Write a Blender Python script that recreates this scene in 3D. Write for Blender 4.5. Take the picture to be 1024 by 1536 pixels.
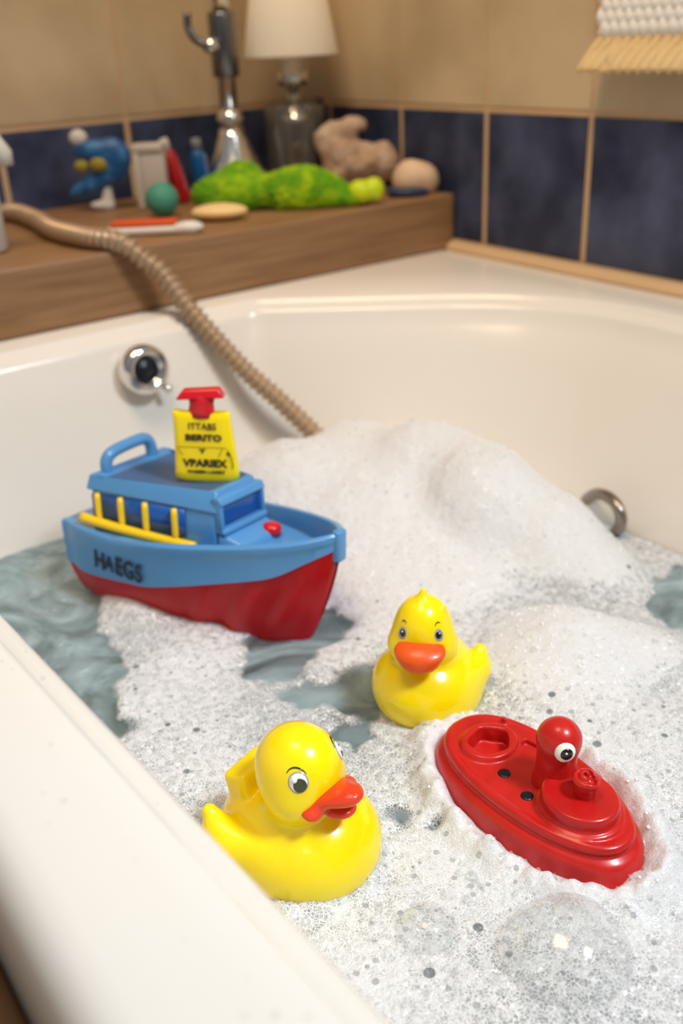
import bpy, bmesh, math, random
import numpy as np
from mathutils import Vector, Matrix, noise

random.seed(7); rng = np.random.default_rng(7)
for o in list(bpy.data.objects): bpy.data.objects.remove(o)
S = bpy.context.scene
COL = S.collection

# ------------------------------------------------------------------ camera
CAMZ = 0.27
cd = bpy.data.cameras.new('camera'); cam = bpy.data.objects.new('camera', cd); COL.objects.link(cam)
RC = ((0.80664, 0.295439, -0.511906), (-0.589302, 0.335589, -0.734917), (-0.045333, 0.894481, 0.444803))
m = Matrix(RC).to_4x4(); m.translation = (0, 0, CAMZ); cam.matrix_world = m
cd.sensor_fit = 'VERTICAL'; cd.sensor_height = 36; cd.sensor_width = 24
cd.lens = 36 * 1452 / 1536
cd.clip_start = .01; cd.clip_end = 50
cd.dof.use_dof = True; cd.dof.focus_distance = .575; cd.dof.aperture_fstop = 4.6
S.camera = cam
# ------------------------------------------------------------------ view, world, lights
S.view_settings.view_transform = 'Standard'; S.view_settings.look = 'None'
S.view_settings.gamma = 1; S.view_settings.use_curve_mapping = False
S.view_settings.exposure = 0.05
W = bpy.data.worlds.new('world'); S.world = W; W.use_nodes = True
wn = W.node_tree.nodes; wl = W.node_tree.links
tc = wn.new('ShaderNodeTexCoord'); sp = wn.new('ShaderNodeSeparateXYZ'); cr = wn.new('ShaderNodeValToRGB')
mr = wn.new('ShaderNodeMapRange'); mr.inputs[1].default_value = -1
wl.new(tc.outputs['Generated'], sp.inputs[0]); wl.new(sp.outputs['Z'], mr.inputs[0]); wl.new(mr.outputs[0], cr.inputs[0])
cr.color_ramp.elements[0].color = (.20, .18, .16, 1); cr.color_ramp.elements[0].position = .3
cr.color_ramp.elements[1].color = (.74, .76, .80, 1); cr.color_ramp.elements[1].position = 1
e = cr.color_ramp.elements.new(.55); e.color = (.46, .44, .42, 1)
wl.new(cr.outputs[0], wn['Background'].inputs[0]); wn['Background'].inputs[1].default_value = 0.36

def area(name, loc, target, size, power, color, sy=None, spread=math.pi):
    l = bpy.data.lights.new(name, 'AREA'); l.energy = power; l.size = size; l.color = color
    l.spread = spread
    if sy: l.shape = 'RECTANGLE'; l.size_y = sy
    o = bpy.data.objects.new(name, l); COL.objects.link(o); o.location = loc
    o.rotation_euler = (Vector(target) - Vector(loc)).to_track_quat('-Z', 'Y').to_euler()
    return o
area('key_light', (.72, -.50, 1.35), (.17, .42, -.1), .30, 3.9, (.82, .92, 1.0), None, math.radians(64))
area('warm_ceiling_lamp', (.10, .50, 1.70), (.86, 1.0, .0), .60, 5.8, (1.0, .73, .46), None, math.radians(95))

# ------------------------------------------------------------------ helpers
def tag(o, label=None, cat=None, group=None, kind=None):
    if label: o['label'] = label
    if cat: o['category'] = cat
    if group: o['group'] = group
    if kind: o['kind'] = kind
    return o
def empty(name, loc, rz=0.0, rot=None):
    o = bpy.data.objects.new(name, None); COL.objects.link(o); o.location = loc
    o.rotation_euler = rot or (0, 0, rz); o.empty_display_size = .02
    return o
def mesh_obj(name, verts, faces, mat, parent=None, smooth=True, mats=None, midx=None):
    me = bpy.data.meshes.new(name)
    me.from_pydata([tuple(map(float, v)) for v in verts], [], [tuple(map(int, f)) for f in faces]); me.update()
    if mat: me.materials.append(mat)
    for mm in (mats or []): me.materials.append(mm)
    if midx is not None: me.polygons.foreach_set('material_index', midx)
    me.polygons.foreach_set('use_smooth', [smooth] * len(me.polygons))
    o = bpy.data.objects.new(name, me); COL.objects.link(o)
    if parent: o.parent = parent
    return o
def bm_obj(name, bm, mat, parent=None, smooth=True, mats=None):
    me = bpy.data.meshes.new(name); bmesh.ops.recalc_face_normals(bm, faces=bm.faces[:]); bm.to_mesh(me); bm.free()
    if mat: me.materials.append(mat)
    for mm in (mats or []): me.materials.append(mm)
    me.polygons.foreach_set('use_smooth', [smooth] * len(me.polygons))
    o = bpy.data.objects.new(name, me); COL.objects.link(o)
    if parent: o.parent = parent
    return o
def autosmooth(o, deg=40):
    me = o.data; bm = bmesh.new(); bm.from_mesh(me)
    for ed in bm.edges:
        if len(ed.link_faces) == 2 and ed.calc_face_angle() > math.radians(deg): ed.smooth = False
    bm.to_mesh(me); bm.free()
def bevel(o, w, seg=3, angle=35):
    b = o.modifiers.new('bevel', 'BEVEL'); b.width = w; b.segments = seg; b.limit_method = 'ANGLE'
    b.angle_limit = math.radians(angle); b.use_clamp_overlap = True
    return o
def bx(bm, lo, hi, mi=0):
    x0, y0, z0 = lo; x1, y1, z1 = hi
    v = [bm.verts.new(p) for p in ((x0,y0,z0),(x1,y0,z0),(x1,y1,z0),(x0,y1,z0),(x0,y0,z1),(x1,y0,z1),(x1,y1,z1),(x0,y1,z1))]
    out = []
    for f in ((0,3,2,1),(4,5,6,7),(0,1,5,4),(1,2,6,5),(2,3,7,6),(3,0,4,7)):
        fc = bm.faces.new([v[i] for i in f]); fc.material_index = mi; out.append(fc)
    return v, out
def tube(path, rad, seg=12, closed=False, caps=True):
    """verts, faces of a tube; rad scalar or list"""
    P = [Vector(p) for p in path]; n = len(P)
    if not hasattr(rad, '__len__'): rad = [rad] * n
    V = []; F = []
    t0 = (P[1] - P[0]).normalized(); up = Vector((0, 0, 1)) if abs(t0.z) < .9 else Vector((1, 0, 0))
    nrm = (up - t0 * up.dot(t0)).normalized()
    for i in range(n):
        if closed: t = (P[(i + 1) % n] - P[i - 1]).normalized()
        else: t = (P[min(i + 1, n - 1)] - P[max(i - 1, 0)]).normalized()
        nrm = (nrm - t * nrm.dot(t)).normalized(); b = t.cross(nrm)
        for k in range(seg):
            a = 2 * math.pi * k / seg
            V.append(P[i] + (nrm * math.cos(a) + b * math.sin(a)) * rad[i])
    for i in range(n if closed else n - 1):
        j = (i + 1) % n
        for k in range(seg):
            l = (k + 1) % seg
            F.append((i*seg+k, i*seg+l, j*seg+l, j*seg+k))
    if caps and not closed:
        F.append(tuple(range(seg))[::-1]); F.append(tuple((n-1)*seg + k for k in range(seg)))
    return V, F
def lathe(prof, seg=40, mat4=None):
    """prof list of (r,z)"""
    V = []; F = []
    n = len(prof)
    for r, z in prof:
        for k in range(seg):
            a = 2*math.pi*k/seg; V.append(Vector((r*math.cos(a), r*math.sin(a), z)))
    for i in range(n-1):
        for k in range(seg):
            l = (k+1) % seg; F.append((i*seg+k, i*seg+l, (i+1)*seg+l, (i+1)*seg+k))
    if prof[0][0] > 1e-6: F.append(tuple(range(seg))[::-1])
    if prof[-1][0] > 1e-6: F.append(tuple((n-1)*seg+k for k in range(seg)))
    if mat4: V = [mat4 @ v for v in V]
    return V, F
def sint(xs, ys):
    g = np.linspace(xs[0]-.02, xs[-1]+.02, 400); y = np.interp(g, xs, ys); k = np.ones(31)/31
    y2 = np.convolve(np.pad(y, 15, mode='edge'), k, 'valid'); e_ = np.clip((np.minimum(xs[-1]-g, g-xs[0]))/.012, 0, 1)
    y2 = y2*e_ + y*(1-e_)
    return lambda x: float(np.interp(x, g, y2))
def catmull(pts, n=8):
    P = [Vector(p) for p in pts]; P = [P[0]*2-P[1]] + P + [P[-1]*2-P[-2]]; out = []
    for i in range(1, len(P)-2):
        for k in range(n):
            t = k/n; a, b, c, d = P[i-1], P[i], P[i+1], P[i+2]
            out.append(.5*((2*b)+(c-a)*t+(2*a-5*b+4*c-d)*t*t+(3*b-a-3*c+d)*t**3))
    out.append(P[-2]); return out
def interp(xs, ys):
    return lambda x: float(np.interp(x, xs, ys))

# signed distance fields + surface nets ---------------------------------
def sm(a, b, k):
    h = np.clip(.5 + .5*(b-a)/k, 0, 1); return b*(1-h) + a*h - k*h*(1-h)
def smax(a, b, k): return -sm(-a, -b, k)
def ell(P, c, r, M=None):
    q = P - np.array(c)
    if M is not None: q = q @ M
    r = np.array(r); k0 = np.sqrt(((q/r)**2).sum(-1)); k1 = np.sqrt(((q/(r*r))**2).sum(-1)) + 1e-9
    return k0*(k0-1)/k1
def cone(P, a, b, ra, rb):
    a = np.array(a); b = np.array(b); ba = b-a; t = np.clip(((P-a) @ ba)/(ba@ba), 0, 1)
    return np.sqrt(((P - a - t[..., None]*ba)**2).sum(-1)) - (ra + (rb-ra)*t)
def rbox(P, c, h, r, M=None):
    q = P - np.array(c)
    if M is not None: q = q @ M
    q = np.abs(q) - (np.array(h) - r)
    return np.sqrt((np.maximum(q, 0)**2).sum(-1)) + np.minimum(q.max(-1), 0) - r
def rotm(x=0, y=0, z=0):
    return np.array((Matrix.Rotation(z, 3, 'Z') @ Matrix.Rotation(y, 3, 'Y') @ Matrix.Rotation(x, 3, 'X')))
def nets(f, lo, hi, h):
    ax = [np.arange(lo[i], hi[i]+h, h) for i in range(3)]
    G = np.stack(np.meshgrid(*ax, indexing='ij'), -1); D = f(G)
    n = D.shape; s = D < 0
    cs = [(i, j, k) for i in (0, 1) for j in (0, 1) for k in (0, 1)]
    sub = lambda A, c: A[c[0]:n[0]-1+c[0], c[1]:n[1]-1+c[1], c[2]:n[2]-1+c[2]]
    cnt = sum(sub(s, c).astype(int) for c in cs); act = (cnt > 0) & (cnt < 8)
    idx = -np.ones(act.shape, int); idx[act] = np.arange(act.sum())
    acc = np.zeros((act.sum(), 3)); wt = np.zeros(act.sum())
    for a in range(8):
        for b in range(a+1, 8):
            ca, cb = np.array(cs[a]), np.array(cs[b])
            if np.abs(ca-cb).sum() != 1: continue
            da = sub(D, cs[a])[act]; db = sub(D, cs[b])[act]; m_ = (da < 0) != (db < 0)
            t = np.where(m_, da/(da-db+1e-15), 0)
            acc += np.where(m_[:, None], ca + t[:, None]*(cb-ca), 0); wt += m_
    V = (np.argwhere(act) + acc/wt[:, None])*h + np.array(lo)
    F = []
    for ax_ in range(3):
        o1, o2 = [(1, 2), (2, 0), (0, 1)][ax_]
        A = np.moveaxis(s, (ax_, o1, o2), (0, 1, 2)); I = np.moveaxis(idx, (ax_, o1, o2), (0, 1, 2))
        e_ = A[:-1, 1:-1, 1:-1] != A[1:, 1:-1, 1:-1]
        i, j, k = np.nonzero(e_); j += 1; k += 1
        q = np.stack([I[i, j-1, k-1], I[i, j, k-1], I[i, j, k], I[i, j-1, k]], 1)
        fl = A[i, j, k]; q[~fl] = q[~fl][:, ::-1]
        F.append(q)
    return V, np.concatenate(F)
def sdf_obj(name, f, lo, hi, h, mat, parent=None, disp=None):
    V, F = nets(f, lo, hi, h)
    if disp: V = disp(V)
    o = mesh_obj(name, V, F, mat, parent)
    s_ = o.modifiers.new('smooth', 'SMOOTH'); s_.factor = .5; s_.iterations = 2
    return o

# materials ---------------------------------------------------------------
def srgb(r, g, b): return tuple((c/255/12.92 if c/255 <= .04045 else ((c/255+.055)/1.055)**2.4) for c in (r, g, b)) + (1,)
def mat(name, color, rough=.4, metal=0, spec=.5, sss=0, sssr=(.01, .01, .01), coat=0, bump=None, noise_col=None, alpha=1, trans=0, ior=1.45, emit=None):
    m_ = bpy.data.materials.new(name); m_.use_nodes = True; nt = m_.node_tree; b = nt.nodes['Principled BSDF']
    b.inputs['Base Color'].default_value = color; b.inputs['Roughness'].default_value = rough; b.inputs['Metallic'].default_value = metal
    b.inputs['Specular IOR Level'].default_value = spec; b.inputs['IOR'].default_value = ior
    if sss:
        b.inputs['Subsurface Weight'].default_value = sss; b.inputs['Subsurface Radius'].default_value = sssr; b.inputs['Subsurface Scale'].default_value = 1
    if coat: b.inputs['Coat Weight'].default_value = coat; b.inputs['Coat Roughness'].default_value = .05
    if trans: b.inputs['Transmission Weight'].default_value = trans
    if bump or noise_col:
        t = nt.nodes.new('ShaderNodeTexCoord')
    if bump:
        sc, st, dist = bump; n_ = nt.nodes.new('ShaderNodeTexNoise'); n_.inputs['Scale'].default_value = sc; n_.inputs['Detail'].default_value = 4
        nt.links.new(t.outputs['Object'], n_.inputs['Vector']); bp = nt.nodes.new('ShaderNodeBump'); bp.inputs['Strength'].default_value = st; bp.inputs['Distance'].default_value = dist
        nt.links.new(n_.outputs['Fac'], bp.inputs['Height']); nt.links.new(bp.outputs[0], b.inputs['Normal'])
    if noise_col:
        sc, c2, lo_, hi_ = noise_col; n_ = nt.nodes.new('ShaderNodeTexNoise'); n_.inputs['Scale'].default_value = sc; n_.inputs['Detail'].default_value = 5
        nt.links.new(t.outputs['Object'], n_.inputs['Vector']); r_ = nt.nodes.new('ShaderNodeValToRGB')
        r_.color_ramp.elements[0].position = lo_; r_.color_ramp.elements[0].color = color; r_.color_ramp.elements[1].position = hi_; r_.color_ramp.elements[1].color = c2
        nt.links.new(n_.outputs['Fac'], r_.inputs[0]); nt.links.new(r_.outputs[0], b.inputs['Base Color'])
    return m_
M = {}
M['tub'] = mat('white_acrylic', srgb(230, 224, 215), .18, spec=.5, bump=(9, .05, .01))
M['grout'] = mat('beige_grout', srgb(212, 180, 142), .8, bump=(200, .2, .001))
M['navy'] = mat('navy_tile', srgb(38, 48, 76), .42, bump=(40, .12, .002), noise_col=(14, srgb(80, 90, 124), .38, .72))
M['beige'] = mat('beige_tile', srgb(212, 192, 160), .38, bump=(30, .1, .002), noise_col=(7, srgb(184, 162, 128), .40, .72))
M['yellow'] = mat('yellow_vinyl', srgb(255, 224, 0), .24, spec=.5, sss=.25, sssr=(.012, .008, .001), coat=.25)
M['beak_red'] = mat('red_orange_vinyl', srgb(222, 62, 28), .26, coat=.2)
M['beak_orange'] = mat('orange_vinyl', srgb(226, 84, 18), .34, coat=.1)
M['white_p'] = mat('white_paint', srgb(238, 238, 230), .2, coat=.3)
M['eye_grey'] = mat('grey_eye_paint', srgb(150, 160, 160), .2, coat=.4)
M['black_p'] = mat('black_paint', srgb(18, 20, 20), .15, coat=.5)
M['iris'] = mat('dark_iris_paint', srgb(58, 62, 40), .2, coat=.5)
M['red_boat'] = mat('red_rubber', srgb(196, 30, 26), .30, spec=.45, coat=.12, noise_col=(40, srgb(178, 20, 18), .45, .7))
M['red_hull'] = mat('crimson_plastic', srgb(176, 0, 16), .32, spec=.35)
M['red_cap'] = mat('red_plastic', srgb(210, 20, 34), .28, coat=.2)
M['blue_p'] = mat('cornflower_plastic', srgb(84, 146, 202), .3, coat=.15)
M['blue_deep'] = mat('deep_blue_plastic', srgb(24, 84, 158), .3, coat=.1)
M['blue_roof'] = mat('slate_blue_plastic', srgb(70, 100, 142), .4)
M['rail'] = mat('yellow_plastic', srgb(250, 206, 30), .3, coat=.1)
M['ink'] = mat('dark_ink', srgb(24, 34, 52), .5)
M['ink2'] = mat('olive_black_ink', srgb(52, 42, 8), .5)
M['chrome'] = mat('chrome', (.78, .76, .73, 1), .12, metal=1)
M['chrome_d'] = mat('dark_chrome', (.22, .22, .23, 1), .25, metal=1)
M['darkhole'] = mat('dark_rubber', srgb(14, 18, 30), .35)

# wood ---------------------------------------------------------------------
def wood(name, c1, c2, axis_scale, rough=.5):
    m_ = bpy.data.materials.new(name); m_.use_nodes = True; nt = m_.node_tree; b = nt.nodes['Principled BSDF']
    t = nt.nodes.new('ShaderNodeTexCoord'); mp = nt.nodes.new('ShaderNodeMapping'); mp.inputs['Scale'].default_value = axis_scale
    nt.links.new(t.outputs['Object'], mp.inputs[0])
    n_ = nt.nodes.new('ShaderNodeTexNoise'); n_.inputs['Scale'].default_value = 6; n_.inputs['Detail'].default_value = 8; n_.inputs['Distortion'].default_value = .6
    nt.links.new(mp.outputs[0], n_.inputs['Vector'])
    r_ = nt.nodes.new('ShaderNodeValToRGB'); r_.color_ramp.elements[0].position = .3; r_.color_ramp.elements[1].position = .75
    r_.color_ramp.elements[0].color = c1; r_.color_ramp.elements[1].color = c2
    nt.links.new(n_.outputs['Fac'], r_.inputs[0]); nt.links.new(r_.outputs[0], b.inputs['Base Color']); b.inputs['Roughness'].default_value = rough
    bp = nt.nodes.new('ShaderNodeBump'); bp.inputs['Strength'].default_value = .3; bp.inputs['Distance'].default_value = .002
    nt.links.new(n_.outputs['Fac'], bp.inputs['Height']); nt.links.new(bp.outputs[0], b.inputs['Normal'])
    return m_
M['wood'] = wood('brown_wood', srgb(128, 92, 58), srgb(160, 122, 84), (1.2, 12, 22))
M['wood_dark'] = wood('dark_stained_wood', srgb(60, 36, 10), srgb(104, 66, 22), (30, 1.5, 30), .4)

# ------------------------------------------------------------------ outlines of the tub
def rpoly(C, nseg=10, nline=14):
    """closed outline with rounded corners; same count for every call"""
    n = len(C); pts = []; ends = []
    for i in range(n):
        p = Vector(C[i][:2]); a = Vector(C[i-1][:2]); b = Vector(C[(i+1) % n][:2]); r = C[i][2]
        u1 = (a-p).normalized(); u2 = (b-p).normalized(); ang = u1.angle(u2); d = r/math.tan(ang/2)
        c = p + (u1+u2).normalized()*(r/math.sin(ang/2)); s = p+u1*d - c; e_ = p+u2*d - c
        arc = []
        tot = math.atan2(s.x*e_.y-s.y*e_.x, s.dot(e_))
        for k in range(nseg+1):
            t = tot*k/nseg; arc.append(Vector((c.x+s.x*math.cos(t)-s.y*math.sin(t), c.y+s.x*math.sin(t)+s.y*math.cos(t))))
        ends.append(arc)
    for i in range(n):
        pts += ends[i]; q = ends[(i+1) % n][0]; p = ends[i][-1]
        for k in range(1, nline): pts.append(p.lerp(q, k/nline))
    return np.array([tuple(p) for p in pts])
RIM = rpoly([(.155, -.6, .15), (.082, .937, .10), (.552, .945, .045), (.806, .728, .26), (.832, -.6, .15)])
WAT = rpoly([(.185, -.55, .15), (.125, .885, .10), (.505, .89, .10), (.690, .68, .22), (.715, -.55, .15)])
BOT = rpoly([(.20, -.45, .12), (.20, .79, .12), (.46, .80, .12), (.60, .62, .16), (.62, -.45, .12)])
OUT = rpoly([(.052, -.8, .02), (.052, 1.325, .02), (.62, 1.325, .02), (.885, 1.12, .02), (.885, -.8, .02)])
WZ = -.18
def outn(L):
    t = np.roll(L, -1, 0) - np.roll(L, 1, 0); n = np.stack([-t[:, 1], t[:, 0]], 1); n /= np.linalg.norm(n, axis=1)[:, None]
    return n     # outward for this clockwise order
# ------------------------------------------------------------------ the setting
def tiled_wall(name, axis, pos, s0, s1, joints, side):
    """axis: which axis is constant. tiles proud of the grout by 1.5 mm, facing towards -axis"""
    bm = bmesh.new()
    def put(a0, a1, z0, z1, d0, d1, mi):
        if axis == 'X': return bx(bm, (pos+d0, a0, z0), (pos+d1, a1, z1), mi)
        return bx(bm, (a0, pos+d0, z0), (a1, pos+d1, z1), mi)
    put(s0, s1, -.5, .75, .0015, .05, 0)
    g = .0042
    J = [s0] + joints + [s1]
    for a, b in zip(J[:-1], J[1:]):
        if b-a < .02: continue
        put(a+g, b-g, -.02, .171, 0, .002, 1)
        put(a+g*.5, b-g*.5, .179, .46, 0, .002, 2)
        put(a+g*.5, b-g*.5, .463, .745, 0, .002, 2)
    o = bm_obj(name, bm, M['grout'], None, False, [M['navy'], M['beige']]); tag(o, kind='structure')
    return o
tiled_wall('wall_right', 'X', .905, -.9, 1.36, [-.56, -.393, -.226, -.059, .108, .275, .441, .608, .775, .942, 1.109, 1.276], 1)
tiled_wall('wall_back', 'Y', 1.345, -.9, .905, [-.73, -.56, -.393, -.226, -.06, .107, .274, .425, .607, .774], 1)
bm = bmesh.new()
n_ = 40
for i in range(n_):
    y0 = -.8 + (1.345+.8)*i/n_
tr, tf = [], []
prof = [(.886, .0), (.886, .004), (.889, .0075), (.895, .010), (.906, .0115), (.906, -.01)]
for k, y in enumerate(np.linspace(-.8, 1.34, 60)):
    for (x, z) in prof: tr.append((x + .0008*math.sin(k*1.7), y, z))
for k in range(59):
    for j in range(len(prof)-1): a = k*len(prof)+j; tf.append((a, a+1, a+1+len(prof), a+len(prof)))
o = mesh_obj('trim_1', tr, tf, mat('cream_sealant', srgb(222, 190, 150), .4)); tag(o, kind='structure')

# dark board at the outer foot of the near rim
bm = bmesh.new()
for k in range(9): bx(bm, (.0325-.016*(k+1)+.002, -.7, -.070), (.0325-.016*k, 1.2, -.038-(.004 if k else 0)))
bx(bm, (-.12, -.7, -.095), (.0325, 1.2, -.060))
o = bm_obj('wooden_board', bm, M['wood_dark'], None, False); bevel(o, .002, 2)
tag(o, 'dark brown grooved wooden board along the outer side of the white bathtub', 'board')

# ------------------------------------------------------------------ bathtub
loops = []
on = outn(OUT); rn = outn(RIM)
if (on[5] @ (OUT[5]-OUT.mean(0))) < 0: on = -on
if (rn[5] @ (RIM[5]-RIM.mean(0))) < 0: rn = -rn
def L3(L, z): return np.column_stack([L, np.full(len(L), z)])
for d, z in ((.0185, -.5), (.0185, -.12), (.0185, -.05), (.0185, -.034), (.0175, -.022), (.0145, -.011), (.009, -.004), (.003, -.0008), (-.004, 0)):
    loops.append(L3(OUT + on*d, z))
for t in (.33, .66): loops.append(L3((OUT-on*.004)*(1-t) + (RIM+rn*.016)*t, 0))
for d, z in ((.016, 0), (.0135, -.0008), (.0115, -.0030), (.0095, -.0055), (.004, -.0078), (.0, -.0096), (-.003, -.0130), (-.0045, -.018)):
    loops.append(L3(RIM+rn*d, z))
for z in (-.03, -.06, -.09, -.12, -.15, -.18):
    t = (-z-.012)/(.168); loops.append(L3((RIM-rn*.0045)*(1-t) + WAT*t, z))
for k in range(1, 9):
    t = k/8; zz = -.18-.18*math.sin(t*math.pi/2)
    loops.append(L3(WAT*(1-t**1.6) + BOT*t**1.6, zz))
for s in (.8, .5, .2):
    c = BOT.mean(0); loops.append(L3(c+(BOT-c)*s, -.362))
nl = len(RIM); V = np.concatenate(loops); F = []
for i in range(len(loops)-1):
    for k in range(nl):
        l = (k+1) % nl; F.append((i*nl+k, i*nl+l, (i+1)*nl+l, (i+1)*nl+k))
F.append(tuple((len(loops)-1)*nl+k for k in range(nl)))
tub = empty('bathtub', (0, 0, 0)); tag(tub, 'white acrylic bathtub filled with foamy water, toys floating in it', 'bathtub')
shell = mesh_obj('tub_shell', V, F, M['tub'], tub)
# overflow
ofl = empty('tmp', (0, 0, 0)); bpy.data.objects.remove(ofl)
oc = Vector((.395, .913, -.037)); fm = Matrix.Translation(oc) @ Matrix.Rotation(math.radians(78), 4, 'X')
pv, pf = lathe([(.0001, .004), (.013, .004), (.015, .010), (.018, .0125), (.022, .011), (.0255, .006), (.027, -.003), (.024, -.012)], 48, fm)
ring = mesh_obj('overflow_ring', pv, pf, M['chrome'], tub); ring['label'] = 'round chrome overflow ring with dark centre'
pv, pf = lathe([(.0001, .0075), (.0125, .0065), (.0142, .003), (.0142, -.004)], 40, fm)
mesh_obj('overflow_plug', pv, pf, M['darkhole'], ring)
V1, F1 = tube([oc+Vector((.016, -.008, -.020)), oc+Vector((.018, -.011, -.022)), oc+Vector((.019, -.014, -.023))], [.0035, .0035, .0045], 14)
mesh_obj('overflow_knob', V1, F1, M['chrome'], ring)
# grab handle on the right wall
hp = catmull([(0.705, 0.5776, -0.1645), (0.69, 0.5551, -0.1465), (0.684, 0.5374, -0.1404), (0.68, 0.5219, -0.1426), (0.678, 0.5138, -0.1516), (0.68, 0.5157, -0.1644), (0.69, 0.5297, -0.1798)], 8)
V1, F1 = tube(hp, .0058, 14); hnd = mesh_obj('grab_handle', V1, F1, mat('brushed_nickel', (.34, .30, .26, 1), .3, metal=1), tub); hnd['label'] = 'small curved chrome handle on tub wall'

# ------------------------------------------------------------------ water
def inside(px, py, poly):
    c = np.zeros(px.shape, bool); j = len(poly)-1
    for i in range(len(poly)):
        xi, yi = poly[i]; xj, yj = poly[j]
        m_ = ((yi > py) != (yj > py)) & (px < (xj-xi)*(py-yi)/(yj-yi+1e-12)+xi); c ^= m_; j = i
    return c
def sdpoly(px, py, poly):
    d = np.full(px.shape, 9.)
    for i in range(len(poly)):
        a = np.array(poly[i]); b = np.array(poly[(i+1) % len(poly)]); ba = b-a
        t = np.clip(((px-a[0])*ba[0]+(py-a[1])*ba[1])/(ba@ba), 0, 1)
        d = np.minimum(d, np.hypot(px-a[0]-t*ba[0], py-a[1]-t*ba[1]))
    return np.where(inside(px, py, poly), -d, d)
def fnoise(X, Y, sc, seed=0., octv=1):
    f = np.empty(X.size); xs = X.ravel()*sc; ys = Y.ravel()*sc
    for i in range(X.size):
        v = noise.noise((xs[i], ys[i], seed))
        if octv > 1: v += .5*noise.noise((xs[i]*2.1, ys[i]*2.1, seed+5))
        if octv > 2: v += .25*noise.noise((xs[i]*4.3, ys[i]*4.3, seed+9))
        f[i] = v
    return f.reshape(X.shape)
def grid_obj(name, xs, ys, Z, keep, material, attrs=None):
    X, Y = np.meshgrid(xs, ys, indexing='ij'); nx, ny = X.shape
    used = keep; q = used[:-1, :-1] & used[1:, :-1] & used[1:, 1:] & used[:-1, 1:]
    I = np.arange(nx*ny).reshape(nx, ny)
    F = np.stack([I[:-1, :-1][q], I[1:, :-1][q], I[1:, 1:][q], I[:-1, 1:][q]], 1)
    u, inv = np.unique(F, return_inverse=True); F = inv.reshape(F.shape)
    Vv = np.stack([X.ravel(), Y.ravel(), Z.ravel()], 1)[u]
    me = bpy.data.meshes.new(name); me.vertices.add(len(Vv)); me.vertices.foreach_set('co', Vv.ravel())
    me.loops.add(F.size); me.loops.foreach_set('vertex_index', F.ravel().astype(np.int32))
    me.polygons.add(len(F)); me.polygons.foreach_set('loop_start', np.arange(0, F.size, 4, dtype=np.int32)); me.polygons.foreach_set('loop_total', np.full(len(F), 4, np.int32))
    me.polygons.foreach_set('use_smooth', np.ones(len(F), bool)); me.update(); me.validate()
    for k, A in (attrs or {}).items():
        at_ = me.attributes.new(k, 'FLOAT', 'POINT'); at_.data.foreach_set('value', A.ravel()[u].astype(np.float32))
    me.materials.append(material); o = bpy.data.objects.new(name, me); COL.objects.link(o); return o

def water_mat():
    m_ = bpy.data.materials.new('bath_water'); m_.use_nodes = True; nt = m_.node_tree; nt.nodes.clear(); N = nt.nodes.new; Lk = nt.links.new
    out = N('ShaderNodeOutputMaterial'); mx = N('ShaderNodeMixShader'); tr = N('ShaderNodeBsdfTransparent'); gl = N('ShaderNodeBsdfGlossy'); fr = N('ShaderNodeFresnel')
    tr.inputs[0].default_value = (.60, .76, .79, 1); gl.inputs['Roughness'].default_value = .06; fr.inputs[0].default_value = 1.38
    t = N('ShaderNodeTexCoord'); n1 = N('ShaderNodeTexNoise'); n1.inputs['Scale'].default_value = 22; n1.inputs['Detail'].default_value = 3; n1.inputs['Distortion'].default_value = 1.2
    bp = N('ShaderNodeBump'); bp.inputs['Strength'].default_value = .7; bp.inputs['Distance'].default_value = .012
    Lk(t.outputs['Object'], n1.inputs['Vector']); Lk(n1.outputs['Fac'], bp.inputs['Height']); Lk(bp.outputs[0], gl.inputs['Normal']); Lk(bp.outputs[0], fr.inputs['Normal'])
    # soapy milkiness
    df = N('ShaderNodeBsdfDiffuse'); df.inputs[0].default_value = (.46, .60, .64, 1); mm = N('ShaderNodeMixShader')
    n2 = N('ShaderNodeTexNoise'); n2.inputs['Scale'].default_value = 14; n2.inputs['Detail'].default_value = 4; n2.inputs['Distortion'].default_value = 2
    r2 = N('ShaderNodeMapRange'); r2.inputs[1].default_value = .35; r2.inputs[2].default_value = .75; r2.inputs[3].default_value = .15; r2.inputs[4].default_value = .75
    Lk(t.outputs['Object'], n2.inputs['Vector']); Lk(n2.outputs['Fac'], r2.inputs[0]); Lk(r2.outputs[0], mm.inputs[0]); Lk(tr.outputs[0], mm.inputs[1]); Lk(df.outputs[0], mm.inputs[2])
    Lk(fr.outputs[0], mx.inputs[0]); Lk(mm.outputs[0], mx.inputs[1]); Lk(gl.outputs[0], mx.inputs[2]); Lk(mx.outputs[0], out.inputs[0])
    return m_
xs = np.arange(.12, .73, .005); ys = np.arange(-.56, .90, .005); X, Y = np.meshgrid(xs, ys, indexing='ij')
WATe = WAT + outn(WAT)*0
keepw = sdpoly(X, Y, WAT) < .004
Zw = WZ + .0022*fnoise(X, Y, 14, 3., 2)
wobj = grid_obj('bath_water', xs, ys, Zw, keepw, water_mat()); tag(wobj, 'blue-green rippled bath water filling the white tub', 'water', kind='stuff')

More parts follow.
